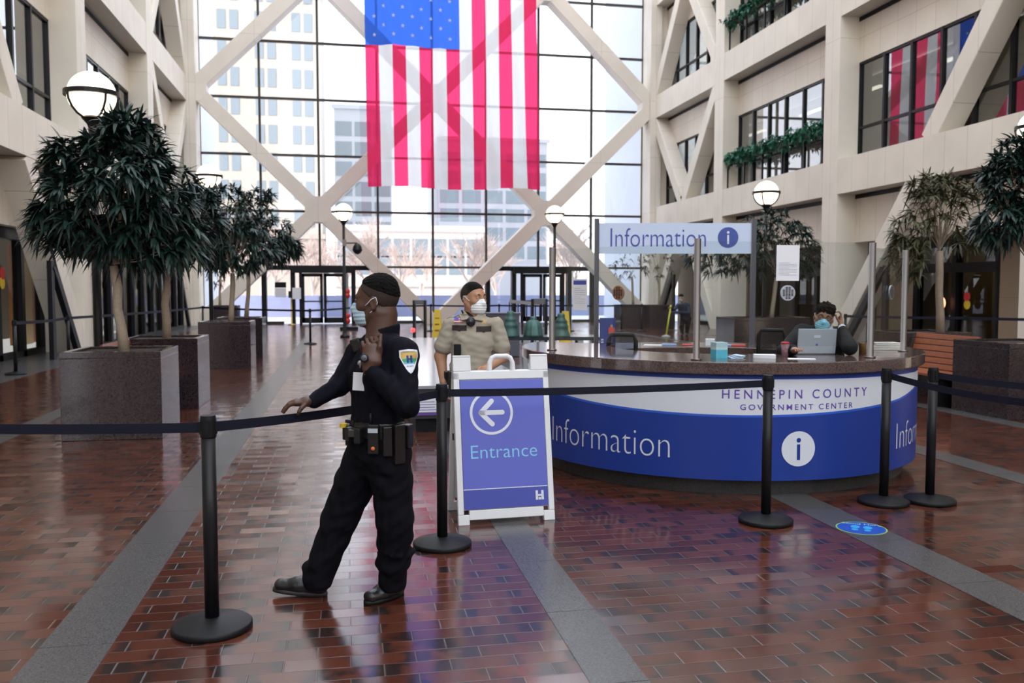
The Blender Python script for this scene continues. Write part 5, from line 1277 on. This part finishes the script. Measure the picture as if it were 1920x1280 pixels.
    shoe('right_shoe', onz(614, 1117), at(511, 1107, 4.65), V((0, 0, 1))+cR*.10, root, leather, mat('grey_black_sole', (.03, .03, .035), .6), w=.048)
    # watch, ring, badge reel, card, radio microphone, patch
    wd = (wrL-elL).normalized(); wc = wrL-wd*.012+cR*.0
    m = MB(); 
    xx = wd.cross(fl).normalized(); yy = wd.cross(xx)
    pts = [wc+xx*cos(a)*.036+yy*sin(a)*.031 for a in np.linspace(0, 2*pi, 25)]
    m = MB(); n_ = len(pts)
    for p in pts: m.v += [tuple(p-wd*.012), tuple(p+wd*.012)]
    for i in range(n_-1): m.f.append((2*i, 2*i+2, 2*i+3, 2*i+1)); m.m.append(0)
    wt = m.build('watch_strap', mat('orange_strap', (.75, .20, .03), .5), root, solid=.004)
    wq = A(683, 671, -.268); MB().lathe([(.021, -.008), (.023, 0), (.020, .010)], (0, 0, 0), 20)
    mm = MB(); RW = frame3((0, 0, 1), -cF)     # column 1 forward=up
    mm.ball(wq, (.022, .022, .011), Matrix((cR, cU, -cF)).transposed(), nu=20, nv=10); mm.build('watch_case', blackm, wt, True)
    mm = MB(); mm.ball(wq-cF*.006, (.016, .016, .007), Matrix((cR, cU, -cF)).transposed(), nu=20, nv=10); mm.build('watch_face', mat('watch_glass', (.10, .11, .13), .1), wt, True)
    MB().ringtube([A(701, 636, -.205)+V((cos(a)*.0, cos(a)*.011, sin(a)*.011)) for a in np.linspace(0, 2*pi, 14)], .002, 5).build('ring', mat('dark_ring', (.02, .02, .02), .3, .8), root, True)
    bv = bvh_of(sh)
    dr = fl
    rp_ = drape(bv, org, A(676, 684, -.1), cR, V((0, 0, 1)), dr, (0, 0), .004)
    bc = MB(); bc.ringtube([A(676, 676, 0)*1 if False else rp_+V((0, 0, .01)), rp_+V((0, 0, -.035))-fl*.008], .003, 6); bc.ball(rp_+V((0, 0, .01)), (.014, .006, .014)); br = bc.build('badge_reel', mat('grey_clip', (.35, .36, .38), .4, .5), root, True)
    cc = rp_+V((0, 0, -.080))-fl*.035; MB().box(cc, (.064, .003, .092), Matrix((cR, fl, V((0, 0, 1)))).transposed() @ Matrix.Rotation(.06, 3, 'Y')).build('white_card', paper, br)
    # shoulder patch
    pc = A(766, 674, -.17); ud = (cR*.97-fl*.05); vd = (V((0, 0, 1))-cR*.04); dirn = (fl*.94-cR*.30).normalized()
    def shield(u, v):
        if v > .82-.10*u*u: return False
        w = 1.0 if v > .25 else max(0, (v+1.0)/1.25)**.62
        return abs(u) < w*(.97 if v > .25 else 1)
    def colp(u, v):
        if not (shield(u*1.13, v*1.10-.02) and shield(u*1.13, v*1.12+.06)): return 0
        if abs(u) < .32 and -.22 < v < .36 and (abs(abs(u)-.20) < .12) and not (abs(v-.07) < .0): return 4
        if abs(u) < .3 and abs(v-.07) < .07: return 4
        if v > .10+.10*u*u*-1+.04: return 1
        if v > -.16: return 2
        if v > -.30: return 3
        return 5
    decal('shoulder_patch', sh, bv, org, pc, ud, vd, dirn, shield, .108, .130, 96,
          [whiteg, mat('patch_gold', (.62, .42, .12), .7), mat('patch_green', (.05, .35, .14), .7), mat('patch_aqua', (.15, .45, .62), .7), mat('patch_navy', (.02, .05, .25), .7), whiteg], colp, .004)
    for tx_, sz, u0, v0, wd_ in (('HENNEPIN COUNTY', .010, -.036, .0375, .072), ('SECURITY', .010, -.021, -.033, .042)):
        tb = MB(); put_text(tb, tx_, sz, lambda u, v: drape(bv, org, pc, ud, vd, dirn, (u0+u, v0+v), .0062), 0, width=wd_); tb.build('patch_lettering', MATS['patch_navy'], root)
    rmic = A(665, 648, -.02); rm = drape(bv, org, rmic, cR, V((0, 0, 1)), fl, (0, 0), .012)
    m = MB(); m.box(rm, (.055, .035, .075), Matrix((cR, fl, V((0, 0, 1)))).transposed() @ Matrix.Rotation(-.35, 3, 'Y')); m.build('shoulder_microphone', leather, root, bevel=.010)
officer_dark()

# ------------------------------------------------------------------ the officer in tan
def officer_tan():
    D0 = 6.8; A = lambda x, y, dd=0.0: at(x, y, D0+dd); fl = V((cF.x, cF.y, 0)).normalized()
    f_ = (-fl+cR*.12).normalized(); Lf = V((0, 0, 1)).cross(f_)
    root = thing('person', onz(889, 950), 'officer in tan short sleeved uniform and white mask standing behind the Entrance sign', 'person'); org = root_loc(root)
    hc = A(888, 560, -.01); HM = frame3(-fl*.72+cR*.70+V((0, 0, -.03))); hs = 1.03
    sR, sL = A(846, 607), A(929, 607); eR, wR = A(826, 668, .02), A(832, 716, -.02); eL, wL = A(944, 668, .0), A(908, 694, -.20)
    b = Fig(.0048); P = head(b, hc, HM, hs); b.ec(A(886, 566, .0), A(886, 600), (.062, .062), (.068, .065), side=cR, k=.03)
    b.ec(A(887, 612), A(887, 690), (.15, .09), (.14, .09), side=cR, k=.03); b.ec(sR, sL, .045, .045, k=.03); b.ec(A(887, 690), A(887, 715), (.14, .09), (.14, .09), side=cR, k=.03)
    for s_, e, w in ((sR, eR, wR), (sL, eL, wL)): b.ec(s_, e, .052, .046, k=.02); b.ec(e, w, .046, .031, k=.02)
    for x in (868, 905): b.ec(A(x, 715), A(x-2, 830), .08, .055, k=.03); b.ec(A(x-2, 830), A(x-2, 930), .052, .036, k=.02)
    hd = (wR-eR).normalized(); b.ec(wR, wR+hd*.075+cR*.01, (.022, .034), (.018, .040), side=cR, k=.015)
    for i in range(4): q = wR+hd*.07+cR*.012-fl*(-.028+.019*i); finger(b, [q, q+hd*.035, q+hd*.055+cR*.012, q+hd*.062+cR*.03], .0088)
    q = wR+hd*.02-fl*.03; finger(b, [q, q+hd*.03-fl*.012, q+hd*.055-fl*.012+cR*.01], .010)
    hd = (wL-eL).normalized(); b.ec(wL, wL+hd*.075, (.034, .020), (.040, .018), side=V((0, 0, 1)), k=.015)
    for i in range(4): q = wL+hd*.07+V((0, 0, .026-.018*i)); finger(b, [q, q+hd*.03, q+hd*.045+fl*.02, q+hd*.035+fl*.035], .0088)
    q = wL+hd*.02+V((0, 0, .03)); finger(b, [q, q+hd*.03+V((0, 0, .012)), q+hd*.055+V((0, 0, .010))], .010)
    fig_mesh(b, 'body', skinB, root); eyes(P, HM, hs, root, skin=skinB)
    hair(hc, HM, hs, hairm, root, .0045, [((0, -.012, .033), (.0795, .1025, .0965))], lambda x, y, z: np.maximum(.036+.60*y*(y > 0)+1.1*y*(y <= 0)-z, y-.092+.3*abs(x)), amp=.0012, f=9)
    hair(hc, HM, hs, mat('faded_dark_hair', (.018, .014, .012), .8), root, .0045, [((0, -.014, .031), (.0805, .1035, .0970))], lambda x, y, z: np.maximum(np.maximum(.02+.9*y-z, -.05-z), y-.050), amp=.0003, f=8)
    mask(hc, HM, hs, maskw, root, .0045)
    s = Fig(.0055); s.ec(A(886, 640), A(886, 612), (.165, .125), (.150, .105), side=cR, k=.05); s.ec(A(886, 640), A(883, 690), (.163, .128), (.160, .125), side=cR, k=.03); s.ec(A(883, 690), A(883, 706), (.165, .125), (.165, .125), side=cR, k=.02)
    for q, e, sg in ((sR, eR, -1), (sL, eL, 1)): s.ec(q+V((0, 0, -.012)), A(886+sg*18, 600), .056, .040, k=.04); s.ec(q+V((0, 0, -.01)), q.lerp(e, .70), .066, .074, k=.012)
    sh = fig_mesh(s, 'shirt', tanc, root, amp=.004, f=1.2, seed=5); bv = bvh_of(sh)
    inn = Fig(.005); inn.ec(A(886, 600, -.0), A(886, 588, 0), .074, .068, k=.01); fig_mesh(inn, 'undershirt', blackm, root)
    for sg in (-1, 1):
        m = MB(); a = A(886+sg*17, 581, .02); b2 = A(886+sg*9, 590, -.09); c2 = A(886+sg*1, 598, -.115); d2 = A(886+sg*20, 601, -.11); e2 = A(886+sg*25, 590, -.03)
        m.add([a, b2, c2, d2, e2], [(0, 1, 2, 3, 4)]); m.build('collar', tanc, sh, solid=.008)
    def dec(name, x, y, w, h, ins, mats, cf, n=24, par=sh, off=.003): return decal(name, par, bv, org, A(x, y, -.1), cR, V((0, 0, 1)), fl, ins, w, h, n, mats, cf, off)
    flap = lambda u, v: v > -.35-.55*(1-abs(u))*0+(-.4 if abs(u) < .12 else 0)+.0
    for x, y in ((861, 616), (907, 618)): dec('pocket_flap', x, y, .115, .052, lambda u, v: abs(u) < .98 and v > -.55-.4*max(0, 1-abs(u)*4)+.0, [brown], lambda u, v: 0)
    for sg, x, y in ((-1, 852, 586), (1, 918, 587)):
        m = MB(); q0 = A(x-sg*10, y-5, 0); q1 = A(x+sg*14, y+7, 0)
        pts = []
        for t in np.linspace(0, 1, 7):
            for dd in (-.03, .03):
                p = q0.lerp(q1, t)+fl*dd; hh = bv.ray_cast(p+V((0, 0, .3))-org, V((0, 0, -1)), .6); pts.append((hh[0]+org+V((0, 0, .004))) if hh[0] is not None else p)
        m.add(pts, [(2*i, 2*i+1, 2*i+3, 2*i+2) for i in range(6)]); m.build('epaulette', brown, sh, solid=.004)
    def flagc(u, v): return 2 if (u < -.1 and v > -.1) else (0 if int((v+1)*3.5) % 2 == 0 else 1)
    dec('flag_patch', 860, 600, .075, .042, lambda u, v: True, [mat('patch_red', (.5, .06, .09), .7), whiteg, mat('patch_blue', (.10, .10, .40), .7)], flagc)
    import math as _m
    dec('star_badge', 907, 602, .05, .05, lambda u, v: (u*u+v*v)**.5 < .55+.4*_m.cos(5*(_m.atan2(u, v))), [mat('gold_badge', (.55, .38, .16), .3, .7)], lambda u, v: 0, n=20)
    q = drape(bv, org, A(883, 603, -.1), cR, V((0, 0, 1)), fl, (0, 0), .02); m = MB(); m.ball(q, (.036, .018, .038), nu=16, nv=10); mc = m.build('body_camera', leather, root, True); MB().ball(q-fl*.016, (.016, .01, .016)).build('lens', mat('lens_glass', (.03, .03, .05), .1), mc, True)
    cb = MB(); pts = [drape(bv, org, A(x, y, -.1), cR, V((0, 0, 1)), fl, (0, 0), .006) for x, y in ((866, 582), (868, 589), (874, 596), (880, 600))]; cb.ringtube(pts, .007, 6); cb.build('microphone_cord', leather, mc, True)
    q = drape(bv, org, A(858, 655, -.1), cR, V((0, 0, 1)), fl, (0, 0), .012); MB().box(q, (.055, .03, .085), Matrix((cR, fl, V((0, 0, 1)))).transposed()).build('phone_holder', blackm, root, bevel=.006)
    t = Fig(.0065); t.ec(A(884, 703), A(884, 725), (.168, .125), (.175, .13), side=cR, k=.03)
    for x in (866, 906): t.ec(A(x, 725), A(x-2, 830), .095, .075, k=.03); t.ec(A(x-2, 830), A(x-2, 936), .074, .066, k=.02)
    fig_mesh(t, 'trousers', mat('brown_trouser_cloth', (.06, .045, .035), .8), root, amp=.003, f=.6, cut=lambda X, Y, Z: .05-Z)
    g = Fig(.006); g.ec(A(884, 700), A(884, 712), (.178, .133), (.178, .133), side=cR, k=.01); zt, zb = A(884, 697).z, A(884, 710).z
    bt = fig_mesh(g, 'duty_belt', leather, root, cut=lambda X, Y, Z: np.maximum(Z-zt, zb-Z))
    for x, dd in ((838, -.02), (846, -.10), (921, -.09), (932, .0)): MB().box(A(x, 708, dd), (.05, .05, .11)).build('pouch', leather, bt, bevel=.008)
    for x in (866, 906): q = A(x, 930); q.z = 0; shoe('shoe', q+fl*.06, q-fl*.22, (0, 0, 1), root, leather, blackm, h=.007)
officer_tan()

# ------------------------------------------------------------------ the seated clerk
def clerk():
    D0 = 7.75; A = lambda x, y, dd=0.0: at(x, y, D0+dd); fl = V((cF.x, cF.y, 0)).normalized(); f_ = -fl
    root = thing('person', DC+n0*.25+t0*.3, 'seated person in dark suit and blue mask leaning head on hand behind the laptop', 'person'); root.location = (A(1540, 600).x, A(1540, 600).y, 0)
    hc = A(1545, 594, -.06); HM = frame3(f_*.94-cR*.30+V((0, 0, -.16)), V((0, 0, 1))+cR*.20); hs = .98
    sR, sL = A(1504, 622, .02), A(1577, 626, .02); eL = A(1593, 651, -.32); wL = A(1577, 610, -.10); eR = A(1470, 658, -.15); wR = A(1490, 656, -.52)
    b = Fig(.0055); P = head(b, hc, HM, hs); b.ec(A(1544, 605, -.03), A(1543, 630, .03), (.055, .058), (.065, .06), side=cR, k=.03)
    b.ec(A(1543, 640), A(1541, 730, .05), (.15, .09), (.14, .10), side=cR, k=.03); b.ec(sR, sL, .045, .045, k=.03)
    for s_, e, w in ((sR, eR, wR), (sL, eL, wL)): b.ec(s_, e, .045, .040, k=.02); b.ec(e, w, .038, .026, k=.02)
    hipz = .66
    for sg in (-1, 1):
        hp = A(1541, 640, .05)+cR*sg*.09; hp.z = hipz+.06; kn = hp+f_*.30; kn.z = hipz+.02; b.ec(hp, kn, .07, .055, k=.03); an = kn+f_*-.05; an.z = .14; b.ec(kn, an, .05, .035, k=.02)
    hd = (wL-eL).normalized()
    b.ec(wL, A(1575, 596, -.07), (.030, .020), (.036, .018), side=fl, k=.015)
    for i in range(4): q = A(1576, 596, -.10+.02*i); finger(b, [q, A(1577, 588, -.11+.02*i), A(1573, 584, -.11+.02*i), A(1567, 585, -.10+.02*i)], .0095)
    finger(b, [A(1573, 603, -.10), A(1569, 596, -.12), A(1567, 590, -.12)], .011)
    hd = (wR-eR).normalized(); b.ec(wR, wR+hd*.06+cR*.01, (.036, .018), (.040, .016), side=cR, k=.015)
    for i in range(4): q = wR+hd*.06+cR*(.035-.018*i); finger(b, [q, q+hd*.03+V((0, 0, .004)), q+hd*.05+V((0, 0, -.012))], .0085)
    finger(b, [wR+cR*.03, wR+cR*.05+hd*.03, wR+cR*.055+hd*.05], .010)
    fig_mesh(b, 'body', skinC, root); eyes(P, HM, hs, root, skin=skinC)
    hair(hc, HM, hs, hairm, root, .005, [((0, -.014, .038), (.0835, .105, .097)), ((.025, .035, .092), (.046, .052, .034)), ((-.03, .045, .084), (.042, .045, .034)), ((.0, .066, .078), (.040, .032, .026)), ((-.045, .01, .09), (.04, .06, .034)), ((0, -.05, .0), (.082, .07, .08))], lambda x, y, z: np.maximum(.022+.38*y*(y > 0)+1.2*y*(y <= 0)-z-.25*np.abs(x)*(y > .03), y-.104+.2*abs(x)), amp=.009, f=3.2)
    mask(hc, HM, hs, maskc, root, .005)
    gm = MB()
    for s_ in (-1, 1): gm.ringtube([P(s_*.032+.022*cos(a), .1035-.01*abs(cos(a)), .010+.018*sin(a)) for a in np.linspace(0, 2*pi, 20)], .0018, 5); gm.ringtube([P(s_*.054, .096, .014), P(s_*.078, .0, .014)], .0016, 5)
    gm.ringtube([P(-.010, .105, .014), P(.010, .105, .014)], .0018, 5); go = gm.build('glasses', blackm, root, True)
    for s_ in (-1, 1): MB().add([P(s_*.032, .102, .01)]+[P(s_*.032+.021*cos(a), .102, .010+.017*sin(a)) for a in np.linspace(0, 2*pi, 21)[:-1]], [(0, 1+k, 1+(k+1) % 20) for k in range(20)]).build('lens', gscreen, go)
    s = Fig(.006); s.ec(A(1542, 650), A(1543, 634), (.185, .125), (.165, .095), side=cR, k=.05); s.ec(A(1542, 650), A(1541, 725, .05), (.18, .13), (.18, .14), side=cR, k=.03)
    s.ec(sR, A(1532, 622, .02), .064, .05, k=.04); s.ec(sL, A(1555, 621, .02), .064, .05, k=.04)
    s.ec(sR, eR, .070, .062, k=.03); s.ec(eR, wR+(eR-wR)*.15, .060, .045, k=.02); s.ec(sL, eL, .070, .062, k=.03); s.ec(eL, wL+(eL-wL)*.22, .060, .044, k=.02)
    s.ec(A(1543, 618, -.02), A(1543, 640, -.14), .045, .02, k=.02, sub=True)
    sh = fig_mesh(s, 'suit_jacket', suitc, root, amp=.003, f=.7, seed=2)
    c = Fig(.005); c.ec(A(1543, 632, .0), A(1544, 617, -.01), (.090, .084), (.082, .078), side=cR, k=.02); c.ec(A(1543, 640, -.07), A(1543, 655, -.09), .04, .03, k=.02); fig_mesh(c, 'white_shirt', mat('white_shirt', (.72, .74, .80), .8), root, cut=lambda X, Y, Z: Z-A(1544, 611).z)
    cu = Fig(.005); q = wL+(eL-wL)*.20; cu.ec(q, q+(wL-eL).normalized()*.02, .038, .036, k=.01); fig_mesh(cu, 'shirt_cuff', MATS['white_shirt'], sh)
    t = Fig(.008)
    for sg in (-1, 1):
        hp = A(1541, 640, .05)+cR*sg*.09; hp.z = hipz+.07; kn = hp+f_*.30; kn.z = hipz+.03; an = kn-f_*.05; an.z = .12; t.ec(hp, kn, .095, .075, k=.03); t.ec(kn, an, .07, .06, k=.03)
        q = an+V((0, 0, 0)); q.z = 0; shoe('shoe', q-f_*.07, q+f_*.20, (0, 0, 1), root, leather, blackm, h=.008)
    fig_mesh(t, 'trousers', suitc, root, amp=.002)
    # stool under the clerk
    p = A(1541, 640, .07); st = thing('stool', (p.x, p.y, 0), 'dark swivel stool under the seated person behind the desk', 'stool')
    MB().lathe([(.19, .585), (.21, .60), (.21, .63), (.19, .645)], (p.x, p.y, 0), 24).build('seat', blackm, st, True); MB().lathe([(.22, 0), (.22, .02), (.03, .04), (.025, .59)], (p.x, p.y, 0), 20).build('pedestal', black, st, True)
clerk()

# ------------------------------------------------------------------ far cleaner
def cleaner():
    D0 = 30; A = lambda x, y, dd=0.0: at(x, y, D0+dd); fl = V((cF.x, cF.y, 0)).normalized()
    g = onz(1282, 638); g = A(1282, 629.5); root = thing('person', (g.x, g.y, 0), 'small far person in dark blue with pale mask bending over a yellow mop handle', 'person')
    hc = A(1277, 558, -.15); HM = frame3(-fl*.8-cR*.5+V((0, 0, -.4))); b = Fig(.012); P = head(b, hc, HM, 1.0)
    sR, sL = A(1271, 572, -.1), A(1290, 573, 0); b.ec(hc, A(1281, 572), .05, .06, k=.03); b.ec(A(1281, 574), A(1286, 596, .1), (.16, .10), (.14, .11), side=cR, k=.04)
    eR, wR, eL, wL = A(1264, 582, -.3), A(1257, 577, -.55), A(1292, 587, -.2), A(1259, 585, -.5)
    for s_, e, w in ((sR, eR, wR), (sL, eL, wL)): b.ec(s_, e, .045, .04, k=.03); b.ec(e, w, .038, .028, k=.02); b.ec(w, w+(w-e).normalized()*.07, .035, .03, k=.02)
    for w in (wR, wL):
        for i in range(4): q = w+V((0, 0, .03-.02*i))-cR*.04; finger(b, [q, q-cR*.03+fl*.01, q-cR*.02+fl*.03], .01)
        finger(b, [w+V((0, 0, .03)), w+V((0, 0, .05))-cR*.02], .011)
    lg = []
    for x0, x1, x2 in ((1281, 1278, 1279), (1291, 1289, 1288)): b.ec(A(x0, 597, .1), A(x1, 612), .07, .055, k=.03); q = A(x2, 624); q.z = .08; b.ec(A(x1, 612), q, .05, .035, k=.03); lg.append((A(x0, 597, .1), A(x1, 612), q))
    fig_mesh(b, 'body', skinB, root)
    hair(hc, HM, 1.0, hairm, root, .012, [((0, -.012, .036), (.084, .106, .10))], lambda x, y, z: .04+.4*y-z, amp=0)
    mask(hc, HM, 1.0, maskb, root, .010)
    s = Fig(.012); s.ec(A(1281, 574), A(1286, 597, .1), (.19, .13), (.17, .14), side=cR, k=.04)
    for q, e, w in ((sR, eR, wR), (sL, eL, wL)): s.ec(q, e, .065, .055, k=.03); s.ec(e, w, .052, .042, k=.03)
    fig_mesh(s, 'jacket', mat('dark_blue_jacket', (.015, .022, .055), .8), root, amp=.004)
    t = Fig(.012); t.ec(A(1284, 596, .1), A(1287, 599, .1), (.17, .13), side=cR)
    for a, k_, q in lg: t.ec(a, k_, .095, .075, k=.03); t.ec(k_, q, .072, .06, k=.03)
    fig_mesh(t, 'trousers', navyt, root, amp=.004)
    for a, k_, q in lg: z = V((q.x, q.y, 0)); shoe('shoe', z+fl*.06, z-fl*.2-cR*.05, (0, 0, 1), root, leather, blackm, h=.012)
    top = A(1258, 572, -.55); bot = A(1249, 624, -.7); bot.z = .04; mp = thing('mop', (bot.x, bot.y, 0), 'yellow handled mop held by the far person in dark blue', 'mop')
    MB().ringtube([bot, top], .028, 8).build('handle', mat('yellow_green_handle', (.62, .66, .05), .5), mp, True); MB().lathe([(.16, 0), (.14, .03), (.05, .07)], (bot.x, bot.y, 0), 14).build('mop_head', mat('grey_mop', (.4, .4, .38), .9), mp, True)
cleaner()
